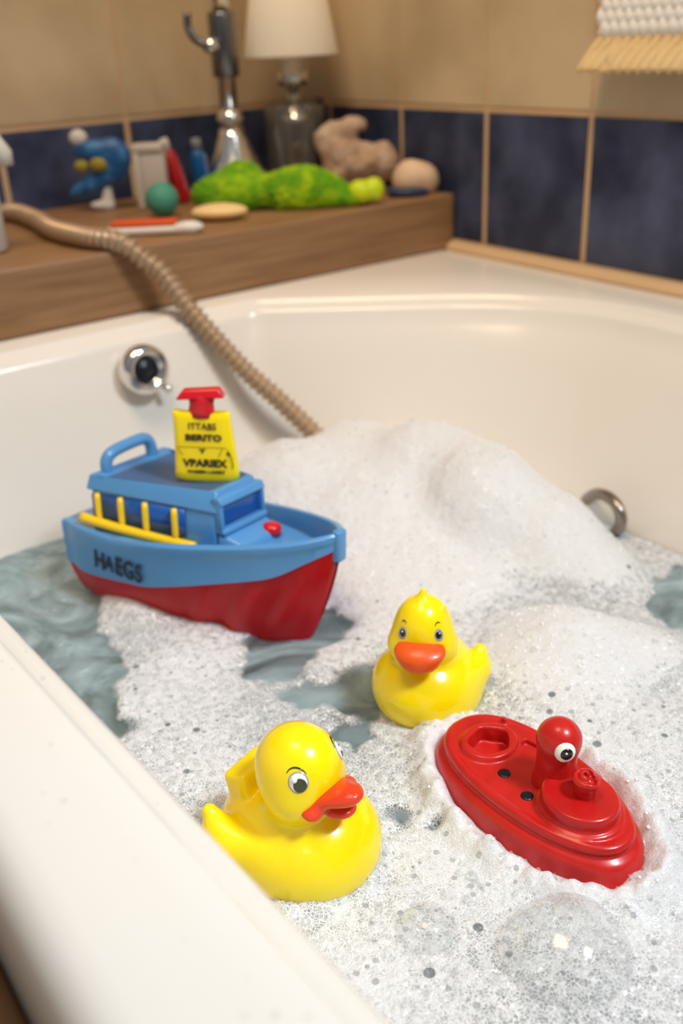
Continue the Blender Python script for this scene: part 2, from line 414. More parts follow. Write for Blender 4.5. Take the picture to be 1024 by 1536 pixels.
# ------------------------------------------------------------------ foam
xs = np.arange(.125, .73, .0018); ys = np.arange(-.06, .90, .0018); X, Y = np.meshgrid(xs, ys, indexing='ij')
n1 = fnoise(X, Y, 16, 1., 3); n2 = fnoise(X, Y, 60, 2., 2); n3 = fnoise(X, Y, 8, 7., 1)
def cap(cx, cy, rx, ry, h, p=1.0, rot=0):
    dx = X-cx; dy = Y-cy; c, s = math.cos(rot), math.sin(rot); u = (dx*c+dy*s)/rx; v = (-dx*s+dy*c)/ry
    r = np.sqrt(u*u+v*v) + .05*n1
    return h*np.clip(1-r*r, 0, 1)**p
def smx(a, b, k=.012):
    h = np.clip(.5+.5*(a-b)/k, 0, 1); return b*(1-h)+a*h+k*h*(1-h)
caps = [(.475, .765, .10, .10, .100, .7), (.555, .765, .09, .09, .100, .7), (.585, .69, .09, .09, .114, .7), (.59, .61, .085, .09, .112, .7),
        (.610, .66, .09, .13, .098, .7), (.610, .555, .08, .085, .080, .8), (.610, .50, .065, .07, .048, .8), (.53, .72, .14, .12, .092, .6), (.50, .66, .13, .12, .070, .8), (.50, .57, .12, .11, .045, .9), (.43, .70, .07, .09, .055, .8),
        (.500, .415, .075, .085, .052, .8), (.545, .375, .05, .06, .036, .8), (.455, .40, .07, .08, .034, .9), (.46, .32, .09, .09, .030, .9), (.43, .47, .07, .07, .020, .9),
        (.42, .26, .08, .09, .018, .9), (.292, .218, .055, .05, .020, .8), (.268, .70, .035, .07, .034, .8), (.27, .62, .045, .055, .020, .8), (.30, .635, .04, .04, .018, .8)]
Hm = np.zeros_like(X)
for c_ in caps: Hm = smx(Hm, cap(*c_), .026)
Hm -= Hm.min()
lump = np.clip(Hm/.03, 0, 1)
qx = (X-.357)/.050; qy = (Y-.3165)/.088; qr = np.sqrt(qx*qx+qy*qy)
Hm = Hm + .0155*np.exp(-((qr-1.0)/.17)**2)*(.75+.6*n1+.5*n2)*(Y < .42) + .006*np.exp(-((np.hypot(X-.222, Y-.383)-.05)/.008)**2)*(.7+n2)
Zf = Hm + .0045*lump*n1 + .0012*n2*(.3+lump) + .0035
opens = [([(.10, .93), (.34, .93), (.33, .83), (.262, .80), (.248, .735), (.225, .69), (.222, .655), (.215, .63), (.198, .60), (.20, .56), (.10, .535)], 0),
         ([(.286, .556), (.31, .60), (.36, .615), (.392, .597), (.400, .565), (.385, .55), (.36, .545), (.343, .533), (.318, .532)], 1),
         ([(.300, .517), (.33, .515), (.345, .527), (.372, .512), (.375, .49), (.362, .455), (.342, .440), (.306, .436), (.298, .452), (.318, .463), (.305, .475), (.312, .487), (.300, .497)], 1),
         ([(.600, .43), (.74, .46), (.74, .18), (.60, .20), (.565, .30), (.585, .37)], 2)]
wob = .015*n1 + .007*n2
sd = np.full(X.shape, 9.)
for poly, _ in opens: sd = np.minimum(sd, sdpoly(X, Y, poly))
for (hx, hy, hr) in ((.285, .362, .012), (.296, .345, .006), (.272, .335, .004)): sd = np.minimum(sd, np.hypot(X-hx, Y-hy)-hr)
sd = sd + wob*.9
openm = np.clip(.5 + sd/.012, 0, 1)                       # 0 = open water
near = np.clip((X-.30)/.10, 0, 1)
thick = .50 + .25*n3 + .12*n1 + .9*np.clip((Hm-.008)/.016, 0, 1) + .12*np.clip((.44-Y)/.2, 0, 1)*np.clip((X-.22)/.1, 0, 1)
thick += .35*np.exp(-((X-.355)**2+(Y-.315)**2)/.004)
thick = np.clip(thick, 0.05, 1)
keepf = (sdpoly(X, Y, WAT) < .002+Hm*.35) & (openm > .01)
Zf = WZ + .001 + Zf*openm
def foam_mat():
    m_ = bpy.data.materials.new('soap_foam'); m_.use_nodes = True; nt = m_.node_tree; nt.nodes.clear(); N = nt.nodes.new; Lk = nt.links.new
    def math_(op, a=None, b=None, c=None, clamp=False):
        n_ = N('ShaderNodeMath'); n_.operation = op; n_.use_clamp = clamp
        for i, v in enumerate((a, b, c)):
            if v is None: continue
            if isinstance(v, (int, float)): n_.inputs[i].default_value = v
            else: Lk(v, n_.inputs[i])
        return n_.outputs[0]
    def mrange(v, a, b, c=0., d=1.):
        n_ = N('ShaderNodeMapRange'); n_.interpolation_type = 'SMOOTHSTEP'
        Lk(v, n_.inputs[0])
        for i, x in enumerate((a, b, c, d)): n_.inputs[i+1].default_value = x
        return n_.outputs[0]
    out = N('ShaderNodeOutputMaterial'); t = N('ShaderNodeTexCoord').outputs['Object']
    # slight warp so cells are irregular
    def vor(scale, feature, rnd=1.0, metric=None):
        v = N('ShaderNodeTexVoronoi'); v.feature = feature; v.inputs['Scale'].default_value = scale; v.inputs['Randomness'].default_value = rnd; Lk(t, v.inputs['Vector']); return v
    at_ = N('ShaderNodeAttribute'); at_.attribute_name = 'thick'; th = at_.outputs['Fac']
    ao = N('ShaderNodeAttribute'); ao.attribute_name = 'openm'; op = ao.outputs['Fac']
    e1 = vor(430, 'DISTANCE_TO_EDGE').outputs['Distance']; e2 = vor(900, 'DISTANCE_TO_EDGE').outputs['Distance']
    l1 = math_('SUBTRACT', 1., mrange(e1, .03, .16)); l2 = math_('SUBTRACT', 1., mrange(e2, .02, .2))
    lace = math_('MAXIMUM', l1, math_('MULTIPLY', l2, .75))
    n_ = N('ShaderNodeTexNoise'); n_.inputs['Scale'].default_value = 170; n_.inputs['Detail'].default_value = 4; Lk(t, n_.inputs['Vector'])
    nb = mrange(n_.outputs['Fac'], .35, .65)
    fill = math_('ADD', math_('MULTIPLY', th, 1.25), math_('MULTIPLY', math_('SUBTRACT', nb, .5), .35)); fill = mrange(fill, .35, 1.15, .16, 1.)
    alpha = math_('ADD', fill, math_('MULTIPLY', lace, .75), clamp=True)
    # larger burst holes
    vh = vor(75, 'F1'); sep = N('ShaderNodeSeparateColor'); Lk(vh.outputs['Color'], sep.inputs[0])
    rad = math_('MULTIPLY', mrange(sep.outputs[0], .80, 1.0), .24); hole = mrange(math_('SUBTRACT', vh.outputs['Distance'], rad), -.02, .05)
    thin = mrange(th, .80, 1.0); hole = math_('MAXIMUM', hole, thin)
    hole = math_('ADD', math_('MULTIPLY', hole, .75), .25)
    vh2 = vor(190, 'F1'); sep2 = N('ShaderNodeSeparateColor'); Lk(vh2.outputs['Color'], sep2.inputs[0])
    rad2 = math_('MULTIPLY', mrange(sep2.outputs[1], .70, 1.0), .38); hole2 = math_('MAXIMUM', mrange(math_('SUBTRACT', vh2.outputs['Distance'], rad2), -.03, .05), thin)
    hole2 = math_('ADD', math_('MULTIPLY', hole2, .4), .6)
    alpha = math_('MULTIPLY', math_('MULTIPLY', alpha, hole), hole2)
    alpha = math_('MULTIPLY', alpha, mrange(math_('ADD', op, math_('MULTIPLY', math_('SUBTRACT', lace, .5), .35)), .15, .75))
    b = N('ShaderNodeBsdfPrincipled'); b.inputs['Base Color'].default_value = (.96, .97, .98, 1); b.inputs['Roughness'].default_value = .35
    b.inputs['Subsurface Weight'].default_value = .6; b.inputs['Subsurface Radius'].default_value = (.008, .008, .008); b.inputs['Subsurface Scale'].default_value = 1
    hgt = math_('ADD', math_('MULTIPLY', lace, 1.0), math_('MULTIPLY', nb, .8))
    bp = N('ShaderNodeBump'); bp.inputs['Strength'].default_value = .8; bp.inputs['Distance'].default_value = .0012; Lk(hgt, bp.inputs['Height']); Lk(bp.outputs[0], b.inputs['Normal'])
    tr = N('ShaderNodeBsdfTransparent'); mx = N('ShaderNodeMixShader'); Lk(alpha, mx.inputs[0]); Lk(tr.outputs[0], mx.inputs[1]); Lk(b.outputs[0], mx.inputs[2]); Lk(mx.outputs[0], out.inputs[0])
    return m_
fobj = grid_obj('soap_foam', xs, ys, Zf, keepf, foam_mat(), {'thick': thick, 'openm': openm})
tag(fobj, 'white soap foam heaped across the bath water around the toys', 'foam', kind='stuff')

# individual bubbles sitting on the foam
def bubble_mat(shine=.4, lo=.06, hi=.8):
    m_ = bpy.data.materials.new('bubble_film'); m_.use_nodes = True; nt = m_.node_tree; nt.nodes.clear(); N = nt.nodes.new; Lk = nt.links.new
    out = N('ShaderNodeOutputMaterial'); tr = N('ShaderNodeBsdfTransparent'); gl = N('ShaderNodeBsdfGlossy'); gl.inputs['Roughness'].default_value = .08
    lw = N('ShaderNodeLayerWeight'); lw.inputs[0].default_value = .32; mp = N('ShaderNodeMapRange'); mp.inputs[3].default_value = lo; mp.inputs[4].default_value = hi
    df = N('ShaderNodeBsdfDiffuse'); df.inputs[0].default_value = (.95, .95, .95, 1); ms = N('ShaderNodeMixShader'); ms.inputs[0].default_value = shine; Lk(df.outputs[0], ms.inputs[1]); Lk(gl.outputs[0], ms.inputs[2]); gl = ms
    Lk(lw.outputs['Facing'], mp.inputs[0]); mx = N('ShaderNodeMixShader'); Lk(mp.outputs[0], mx.inputs[0]); Lk(tr.outputs[0], mx.inputs[1]); Lk(gl.outputs[0], mx.inputs[2]); Lk(mx.outputs[0], out.inputs[0])
    tr.inputs[0].default_value = (.97, .98, .98, 1)
    return m_
M['film'] = bubble_mat(); M['dome'] = bubble_mat(.8, .05, .36); M['drop'] = bubble_mat(.8, .04, .3)
ico = bmesh.new(); bmesh.ops.create_icosphere(ico, subdivisions=2, radius=1); 
def scatter_spheres(name, C, Rr, material):
    me0 = bmesh.new(); bmesh.ops.create_icosphere(me0, subdivisions=2, radius=1)
    v0 = np.array([v.co[:] for v in me0.verts]); f0 = np.array([[v.index for v in f.verts] for f in me0.faces]); me0.free()
    n = len(C); VV = (C[:, None, :] + v0[None]*Rr[:, None, None]).reshape(-1, 3); FF = (f0[None] + (np.arange(n)*len(v0))[:, None, None]).reshape(-1, 3)
    me = bpy.data.meshes.new(name); me.vertices.add(len(VV)); me.vertices.foreach_set('co', VV.ravel())
    me.loops.add(FF.size); me.loops.foreach_set('vertex_index', FF.ravel().astype(np.int32)); me.polygons.add(len(FF))
    me.polygons.foreach_set('loop_start', np.arange(0, FF.size, 3, dtype=np.int32)); me.polygons.foreach_set('loop_total', np.full(len(FF), 3, np.int32))
    me.polygons.foreach_set('use_smooth', np.ones(len(FF), bool)); me.update(); me.materials.append(material)
    o = bpy.data.objects.new(name, me); COL.objects.link(o); return o
ico.free()
ok = keepf & (openm > .6)
ii, jj = np.nonzero(ok)
dist = np.sqrt(X[ii, jj]**2 + Y[ii, jj]**2 + .2)
w_ = (1/dist**3)*(1+2*(thick[ii, jj] < .8)*(Y[ii, jj] < .45)); w_ /= w_.sum()
sel = rng.choice(len(ii), 15000, p=w_, replace=False); si, sj = ii[sel], jj[sel]
rr = np.clip(rng.lognormal(math.log(.0007), .45, len(sel)), .0004, .0035)
Cc = np.stack([X[si, sj] + rng.uniform(-.0009, .0009, len(sel)), Y[si, sj] + rng.uniform(-.0009, .0009, len(sel)), Zf[si, sj] + rr*.35], 1)
bo = scatter_spheres('soap_bubbles', Cc, rr, M['film']); tag(bo, 'tiny clear soap bubbles glittering all over the white foam', 'bubbles', kind='stuff')
def glint_mat(): return mat('white_glint_coat', (.93, .93, .93, 1), .12, coat=1)  # opaque white glossy spheres, added to make the foam mounds sparkle
hi = keepf & (Hm > .012); ii, jj = np.nonzero(hi); sel = rng.choice(len(ii), 900, replace=False); si, sj = ii[sel], jj[sel]
rr = rng.uniform(.0005, .0013, len(sel)); Cc = np.stack([X[si, sj], Y[si, sj], Zf[si, sj]+rr*.2], 1)
go = scatter_spheres('glint_bubbles', Cc, rr, glint_mat()); tag(go, 'white glossy bubbles added as glints on the tall foam mounds', 'bubbles', kind='stuff')
def dome(name, c, r, label):
    prof = [(r*math.sin(a), r*math.cos(a)*.8) for a in np.linspace(.001, math.pi*.5, 20)]
    v, f = lathe(prof, 40, Matrix.Translation(c)); 
    v = [p + Vector((1, 1, 1))*(.03*r*noise.noise(p*40)) for p in v]
    o = mesh_obj(name, v, f[:-1], M['dome']); tag(o, label, 'bubble', 'large bubbles in the near foam'); return o
dome('large_bubble', (.243, .287, WZ+.004), .0165, 'single clear dome bubble in the foam right of the near yellow duck')
dome('large_bubble', (.290, .228, WZ+.006), .034, 'largest clear bubble dome in foam at bottom right below the red submarine')

# ------------------------------------------------------------------ rubber ducks
def text_obj(name, s, size, mat4, material, parent, bold=.0, sx=1.0, ext=.0002):
    cu = bpy.data.curves.new(name, 'FONT'); cu.body = s; cu.size = size; cu.align_x = 'CENTER'; cu.align_y = 'CENTER'; cu.extrude = ext; cu.offset = bold; cu.resolution_u = 3
    t = bpy.data.objects.new(name, cu); COL.objects.link(t); dg = bpy.context.evaluated_depsgraph_get(); dg.update()
    me = bpy.data.meshes.new_from_object(t.evaluated_get(dg)); bpy.data.objects.remove(t)
    me.materials.clear(); me.materials.append(material); me.transform(mat4 @ Matrix.Diagonal((sx, 1, 1, 1)))
    o = bpy.data.objects.new(name, me); COL.objects.link(o); o.parent = parent; return o

def proj_out(f, c, d, r0=.0, r1=.05):
    """march from head centre c along d to the surface of sdf f"""
    a, b = r0, r1
    for _ in range(30):
        m_ = (a+b)/2; v = f(np.array([[c + d*m_]]))[0, 0]
        if v < 0: a = m_
        else: b = m_
    return c + d*a
def patch(f, c, d, up, rx, ry, lift, n=10, seg=28, off=(0, 0), shape=None):
    """disc draped on the sdf surface seen from c along d"""
    d = d/np.linalg.norm(d); s_ = np.cross(up, d); s_ /= np.linalg.norm(s_); u_ = np.cross(d, s_)
    base = proj_out(f, c, d); R0 = np.linalg.norm(base-c); V = []; F = []
    for i in range(n+1):
        for k in range(seg):
            a = 2*math.pi*k/seg; q = i/n
            ox, oy = (math.cos(a)*rx*q, math.sin(a)*ry*q)
            if shape: ox, oy = shape(ox, oy, a, q)
            dd = d*R0 + s_*(ox+off[0]) + u_*(oy+off[1]); dd /= np.linalg.norm(dd)
            p = proj_out(f, c, dd); l = lift*(1-q**4) - .0004*(q**8)
            V.append(p + dd*l)
    for i in range(n):
        for k in range(seg):
            l = (k+1) % seg; F.append((i*seg+k, i*seg+l, (i+1)*seg+l, (i+1)*seg+k))
    return V, F

def duck(label, loc, body_yaw, head_yaw, kind):
    root = empty('rubber_duck', loc, body_yaw); tag(root, label, 'rubber duck', 'yellow rubber ducks floating in the foam')
    hy = head_yaw - body_yaw; HR = np.array(rotm(z=hy))
    if kind == 1:
        hc = np.array([.009, -.004, .0735]); hr = (.0262, .0245, .0268)
    else:
        hc = np.array([.011, 0, .070]); hr = (.0212, .0200, .0245)
    def head(P):
        d = ell(P, hc, hr, HR)
        d = sm(d, ell(P, hc + HR @ np.array([.006, .013, -.012]), (.013, .011, .011)), .012)
        d = sm(d, ell(P, hc + HR @ np.array([.006, -.013, -.012]), (.013, .011, .011)), .012)
        return d
    def f(P):
        if kind == 1:
            b = ell(P, (0, 0, .012), (.049, .0435, .034))
            b = sm(b, ell(P, (.017, 0, .022), (.035, .036, .030)), .015)
            b = sm(b, ell(P, (-.010, 0, .024), (.036, .030, .020)), .012)
            # wings swept up to pointed tips
            for s_ in (1, -1):
                w = ell(P, (-.008, s_*.035, .021), (.034, .010, .017), rotm(z=-s_*.12))
                w = sm(w, cone(P, (-.024, s_*.036, .026), (-.035, s_*.036, .043), .0125, .0045), .012)
                b = sm(b, w, .005)
            # upright square tail
            b = sm(b, rbox(P, (-.028, -.001, .037), (.009, .0170, .021), .004, rotm(y=-.20)), .003)
            d = sm(b, cone(P, (.008, 0, .03), hc, .022, .020), .008)
            d = sm(d, head(P), .006)
        else:
            b = ell(P, (.0, 0, .014), (.042, .039, .034))
            b = sm(b, ell(P, (.012, 0, .022), (.033, .035, .027)), .015)
            for s_ in (1, -1):
                w = ell(P, (-.008, s_*.030, .024), (.021, .009, .013), rotm(z=-s_*.1))
                w = sm(w, cone(P, (-.018, s_*.029, .028), (-.025, s_*.028, .037), .008, .005), .008)
                b = sm(b, w, .004)
            b = sm(b, cone(P, (-.022, 0, .026), (-.023, 0, .042), .014, .0055), .010)
            d = sm(b, cone(P, (.006, 0, .03), hc, .020, .018), .008)
            d = sm(d, head(P), .006)
            tf = hc + np.array([0, 0, .0235])
            d = sm(d, cone(P, tf, tf+np.array([-.001, 0, .0055]), .0045, .0022), .003)
            d = sm(d, cone(P, hc + HR@np.array([.002, .014, .0165]), hc+HR@np.array([.002, .015, .0185]), .003, .0018), .002)
        return smax(d, -(P[..., 2]+.012), .004)
    sdf_obj('body', f, (-.066, -.056, -.02), (.066, .056, .115), .00125, M['yellow'], root)
    # beak
    bc = hc + HR @ np.array([.018, 0, -.0075]) if kind == 1 else hc + HR @ np.array([.0165, 0, -.0075])
    def loc_(P): return (P - bc) @ HR
    def beak(P):
        q = loc_(P)
        if kind == 1:
            u = ell(q, (.009, 0, .0030), (.0180, .0125, .0052), rotm(y=-.38))
            u = sm(u, ell(q, (.019, 0, .0068), (.0085, .0075, .0042), rotm(y=-.3)), .004)
            c_ = sm(ell(q, (.001, .011, -.003), (.007, .0115, .0042), rotm(z=-.75)), ell(q, (.001, -.011, -.003), (.007, .0115, .0042), rotm(z=.75)), .003)
            u = sm(u, c_, .007)
            l = ell(q, (.0115, 0, -.0052), (.0105, .0095, .0042), rotm(y=-.05))
            return sm(u, l, .0012)
        u = ell(q, (.006, 0, .0022), (.0120, .0178, .0042), rotm(y=.30))
        u = sm(u, ell(q, (.009, 0, -.0045), (.0095, .0130, .0070), rotm(y=.45)), .009)
        return u
    bl = bc - .035; bh = bc + .035
    sdf_obj('beak', beak, bl, bh, .0008, M['beak_red'] if kind == 1 else M['beak_orange'], root)
    up = np.array([0, 0, 1.])
    for s_ in (1, -1):
        if kind == 1:
            d = HR @ np.array([.62, s_*.66, .36]); er = .0067; ex = .0062
        else:
            d = HR @ np.array([.80, s_*.60, .22]); er = .0052; ex = .0042
        d /= np.linalg.norm(d)
        v, fc = patch(head, hc, d, up, ex+.0004, er+.0004, .0006); eye = mesh_obj('eye', v, fc, M['eye_grey'] if kind == 1 else M['eye_grey'], root)
        if kind == 1:
            v, fc = patch(head, hc, d, up, ex-.0003, er-.0003, .0010); mesh_obj('eye_white', v, fc, M['white_p'], eye)
            v, fc = patch(head, hc, d, up, .0046, .0052, .0015, off=(.0007, -.0012)); mesh_obj('pupil', v, fc, M['iris'], eye)
            v, fc = patch(head, hc, d, up, .0020, .0022, .0021, off=(-.0020, .0020)); mesh_obj('glint', v, fc, M['white_p'], eye)
        else:
            v, fc = patch(head, hc, d, up, .0030, .0034, .0011, off=(-.0003*s_, 0)); mesh_obj('pupil', v, fc, M['black_p'], eye)
            v, fc = patch(head, hc, d, up, .0008, .0008, .0016, off=(.0003, .0012)); mesh_obj('glint', v, fc, M['white_p'], eye)
        # eyebrow: thin arc above the eye
        dn = d; sd_ = np.cross(up, dn); sd_ /= np.linalg.norm(sd_); uu = np.cross(dn, sd_); R0 = np.linalg.norm(proj_out(head, hc, dn)-hc); pts = []
        for a in np.linspace(.55, 2.45, 12) if kind == 1 else np.linspace(.9, 2.3, 10):
            rx_, ry_ = (ex*1.15, er*1.32) if kind == 1 else (ex*1.0, er*1.75)
            a2 = a if s_ > 0 or kind == 2 else a
            dd = dn*R0 + sd_*math.cos(a2+.25*s_*(-1))*rx_ + uu*math.sin(a2)*ry_; dd /= np.linalg.norm(dd); pts.append(proj_out(head, hc, dd)+dd*.0001)
        rad = [.0001+.00045*math.sin(math.pi*(i+.3)/len(pts)) for i in range(len(pts))]
        V1, F1 = tube(pts, rad, 8); mesh_obj('eyebrow', V1, F1, M['black_p'], root)
    return root
duck('large yellow rubber duck with red beak floating nearest the camera beside the white rim', (.222, .383, WZ), math.radians(-72), math.radians(-76), 1)
duck('smaller yellow rubber duck with orange beak and head tuft behind, beside the foam mound', (.384, .447, WZ), math.radians(-158), math.radians(-136), 2)

# ------------------------------------------------------------------ red submarine
sub = empty('toy_submarine', (.357, .3165, WZ+.031), math.radians(-91)); tag(sub, 'red rubber toy submarine with one-eyed tower resting in foam at right', 'toy boat')
def outl(P, a, b, p=2.25, taper=.12):
    x = P[..., 0]/a; y = P[..., 1]/(b*(1-taper*np.clip(x, -1, 1)*.6)); return ((np.abs(x)**p+np.abs(y)**p)**(1/p)-1)*b
def slab(P, a, b, z0, z1, k, **kw):
    z = P[..., 2]; return smax(outl(P, a, b, **kw), np.abs(z-(z0+z1)/2)-(z1-z0)/2, k)
def subf(P):
    z = P[..., 2]
    fl = np.clip(-z/.04, 0, 1)
    d = slab(P, .0720, .0345, -.008, 0.0, .004)
    h_ = smax(outl(P, .0735, .0375) - .006*fl, np.abs(z+.028)-.020, .006)
    d = sm(d, h_, .0025)
    # shallow dish inside the rim
    d = smax(d, -slab(P, .0665, .0295, -.0012, .01, .0015), .0015)
    # round stepped platform (front)
    q = P - np.array([.036, 0, 0]); r = np.sqrt((q[..., 0]/1.12)**2+q[..., 1]**2)
    d = sm(d, smax(r-.0245, np.abs(q[..., 2]+.0030)-.0042, .002), .0012)
    d = sm(d, smax(r-.0215, np.abs(q[..., 2]-.002)-.0085, .003), .0015)
    # rear recess with raised scalloped collar
    q = P - np.array([-.0395, -.002, 0]); ang = np.arctan2(q[..., 1], q[..., 0]); r = np.sqrt((q[..., 0])**2+(q[..., 1]*.9)**2)
    wv = .0011*np.sin(ang*5)
    d = sm(d, smax(np.abs(r-.0145)-.0028, np.abs(q[..., 2])-.0028, .002), .003)
    d = smax(d, -smax(r-.0118-wv, -(q[..., 2]+.009), .002), .002)
    # slot and nub
    d = smax(d, -rbox(P, (-.020, .0190, 0), (.0085, .0030, .005), .001, rotm(z=.2)), .001)
    d = sm(d, cone(P, (-.0495, .0205, -.002), (-.0495, .0205, .0022), .0022, .0018), .0012)
    return d
sdf_obj('hull', subf, (-.09, -.05, -.05), (.09, .05, .016), .0009, M['red_boat'], sub)
TW = np.array([.0105, .0065, 0])
def tow(P):
    d = cone(P, TW+np.array([0, 0, -.004]), TW+np.array([0, 0, .0315]), .0126, .0122)
    d = sm(d, ell(P, TW+np.array([.0015, .0, .0325]), (.0132, .0130, .0130)), .004)
    d = sm(d, cone(P, TW+np.array([0, 0, -.006]), TW+np.array([0, 0, -.002]), .0160, .0142), .004)
    return d
tw = sdf_obj('tower', tow, (-.015, -.02, -.012), (.038, .033, .052), .0009, M['red_boat'], sub)
tc_ = TW + np.array([.0015, 0, .0275])
# facing: camera-right/near
dcam = np.array([.60, -.62, .42]); dcam = np.array([.78, -.50, .30])
v, fc = patch(tow, tc_, dcam, np.array([0, 0, 1.]), .0072, .0074, .0026); ey = mesh_obj('eye', v, fc, M['white_p'], tw)
v, fc = patch(tow, tc_, dcam, np.array([0, 0, 1.]), .0046, .0046, .0034, off=(.0002, .0005)); mesh_obj('pupil', v, fc, M['black_p'], ey)
v, fc = patch(tow, tc_, dcam, np.array([0, 0, 1.]), .0009, .0009, .0040, off=(-.0002, .0015)); mesh_obj('glint', v, fc, M['white_p'], ey)
def knobf(P):
    c0 = np.array([.0375, .002, .009])
    d = cone(P, c0, c0+np.array([0, 0, .011]), .0062, .0066)
    d = sm(d, ell(P, c0+np.array([.0, 0, .0125]), (.0085, .0078, .0045)), .002)
    q = P - (c0+np.array([0, 0, .0165])); r = np.hypot(q[..., 0], q[..., 1]); a = np.arctan2(q[..., 1], q[..., 0])
    sp_ = np.abs(((r-.0009*a/ math.pi*2) % .0042)-.0021)-.0008
    d = smax(d, -smax(sp_, -(q[..., 2]+.0018), .0006), .0008)
    d = smax(d, -ell(P, c0+np.array([.0045, .0, .0155]), (.0035, .0028, .0035)), .001)
    return d
sdf_obj('deck_knob', knobf, (.024, -.01, .004), (.052, .018, .030), .0006, M['red_boat'], sub)
for (x, y) in ((-.0135, -.0135), (.0095, -.0165)):
    v, f_ = lathe([(.0001, .0006), (.0028, .0007), (.0040, .0003), (.0044, -.0008), (.0044, -.004)], 28, Matrix.Translation((x, y, -.0012)))
    mesh_obj('porthole', v, f_, M['darkhole'], sub)

# ------------------------------------------------------------------ blue and red toy boat
K = .94
boat = empty('toy_boat', (.2933, .7826, -.1113))
boat.rotation_euler = (Matrix.Rotation(-1.236, 3, 'Z') @ Matrix.Rotation(-.083, 3, 'X')).to_euler()
tag(boat, 'large blue and red plastic toy boat with yellow funnel floating at left', 'toy boat')
Lb = .266
wf = sint([0, .004, .02, .05, .10, .14, .18, .21, .235, .25, .26, .266], [.061, .064, .066, .067, .066, .062, .053, .044, .033, .024, .014, .004])
gf = sint([0, .05, .10, .15, .20, .24, .266], [-.003, .0, .007, .015, .023, .030, .036])
bf = sint([0, .02, .10, .17, .225, .25, .266], [-.042, -.045, -.037, -.018, -.004, .012, .021])
KEEL = -.100
NS = 64
st = [-.010+(Lb+.010)*(1-(1-i/(NS-1))**1.25) for i in range(NS)]
def loft(rows, close_ends=True):
    n = len(rows[0]); V = [p for r in rows for p in r]; F = []
    for i in range(len(rows)-1):
        for k in range(n-1): F.append((i*n+k, (i+1)*n+k, (i+1)*n+k+1, i*n+k+1))
    if close_ends:
        F.append(tuple(range(n))); F.append(tuple((len(rows)-1)*n+k for k in range(n))[::-1])
    return V, F
sc = lambda V: [Vector(v)*K for v in V]
# red lower hull
rows = []
for x in st:
    prof = []; b = bf(x)+.003; w = wf(x)*.955
    for j in range(15):
        t = j/14; z = b + (KEEL-b)*t
        dep = (.03-z)/.13
        ww = w*(1-.16*t-.42*t**2.6) if t < .999 else w*.0
        xx = x*(1-.20*max(dep, 0)**1.5) + .010*t
        # twisting flutes near the bow
        fl = .0034*math.sin((x*150 + t*5.2))*np.clip((x-.12)/.05, 0, 1)*np.clip((Lb-x)/.02, 0, 1)*math.sin(math.pi*min(t*1.1, 1))
        prof.append((xx, -(ww+fl if t < .999 else 0), z))
    rows.append(prof + [(p[0], -p[1], p[2]) for p in prof[::-1][1:]])
V1, F1 = loft(rows); V1 = sc(V1)
hull = mesh_obj('hull', V1, F1, M['red_hull'], boat); autosmooth(hull, 50); hull['label'] = 'crimson lower hull with fluted bow'
# blue upper hull: outer band, rim, inner wall, deck
rows = []
for x in st:
    g = gf(x); b = bf(x); w = wf(x); ti = .0055
    dk = 0.001 + .004*np.clip((x-.16)/.05, 0, 1); wi = max(w-ti, .0005); g = max(g, dk+.0005)
    lipo = .0022*np.clip((x-.06)/.1, 0, 1)
    pr = [(x*.985, -w*.90, b+.003), (x*.992, -w*.955, b-.0005), (x, -w*.97, b), (x, -(w*.985), (b+g)/2), (x, -w-lipo*.3, g-.009), (x, -w-lipo, g-.006), (x, -w-lipo, g-.002), (x, -w+.001, g), (x*.997, -wi-.001, g), (x*.994, -wi, g-.0015 if g-dk > .004 else g), (x*.99, -wi*.985, dk), (x*.99, 0, dk)]
    rows.append(pr + [(p[0], -p[1], p[2]) for p in pr[::-1][1:]])
V1, F1 = loft(rows); up_h = mesh_obj('upper_hull', sc(V1), F1, M['blue_p'], boat); autosmooth(up_h, 40); bevel(up_h, .0012, 2, 50)
# bow notch piece
bm = bmesh.new(); bx(bm, (Lb-.004, -.006, .010), (Lb+.004, .006, .038)); o = bm_obj('bow_post', bm, M['blue_p'], boat); 
for v_ in o.data.vertices: v_.co *= K
bevel(o, .002, 3)
# cabin
x0, x1, w0, w1, zr, zf_ = .0228, .158, .0533, .0300, .050, .0555
def frus(bm, xa, xb, wa, wb, z0, za, zb, dxf=0., dw=0.):
    pts = [(xa, -wa, z0), (xb, -wb, z0), (xb, wb, z0), (xa, wa, z0), (xa, -wa+dw, za), (xb-dxf, -wb+dw, zb), (xb-dxf, wb-dw, zb), (xa, wa-dw, za)]
    v = [bm.verts.new(Vector(p)*K) for p in pts]; fs = []
    for f in ((0,3,2,1),(4,5,6,7),(0,1,5,4),(1,2,6,5),(2,3,7,6),(3,0,4,7)): fs.append(bm.faces.new([v[i] for i in f]))
    return v, fs
bm = bmesh.new(); v, fs = frus(bm, x0+.002, x1, w0-.001, w1+.001, -.001, .0395, .044, .002, .001)
cab = bm_obj('cabin', bm, M['blue_p'], boat); bevel(cab, .003, 3)
bm = bmesh.new(); v, fs = frus(bm, x0-.002, x1+.0015, w0+.0010, w1+.0012, .0365, zr, zf_, .005, .006)
r_ = bmesh.ops.inset_region(bm, faces=[fs[1]], thickness=.0085, use_even_offset=True)
top = fs[1]; bmesh.ops.translate(bm, verts=top.verts[:], vec=(0, 0, -.0035))
for vv in top.verts:
    if vv.co.x > .1: vv.co.x -= .010
    else: vv.co.x += .012
roof = bm_obj('roof', bm, M['blue_p'], cab, True, [M['blue_roof']]); roof.data.polygons
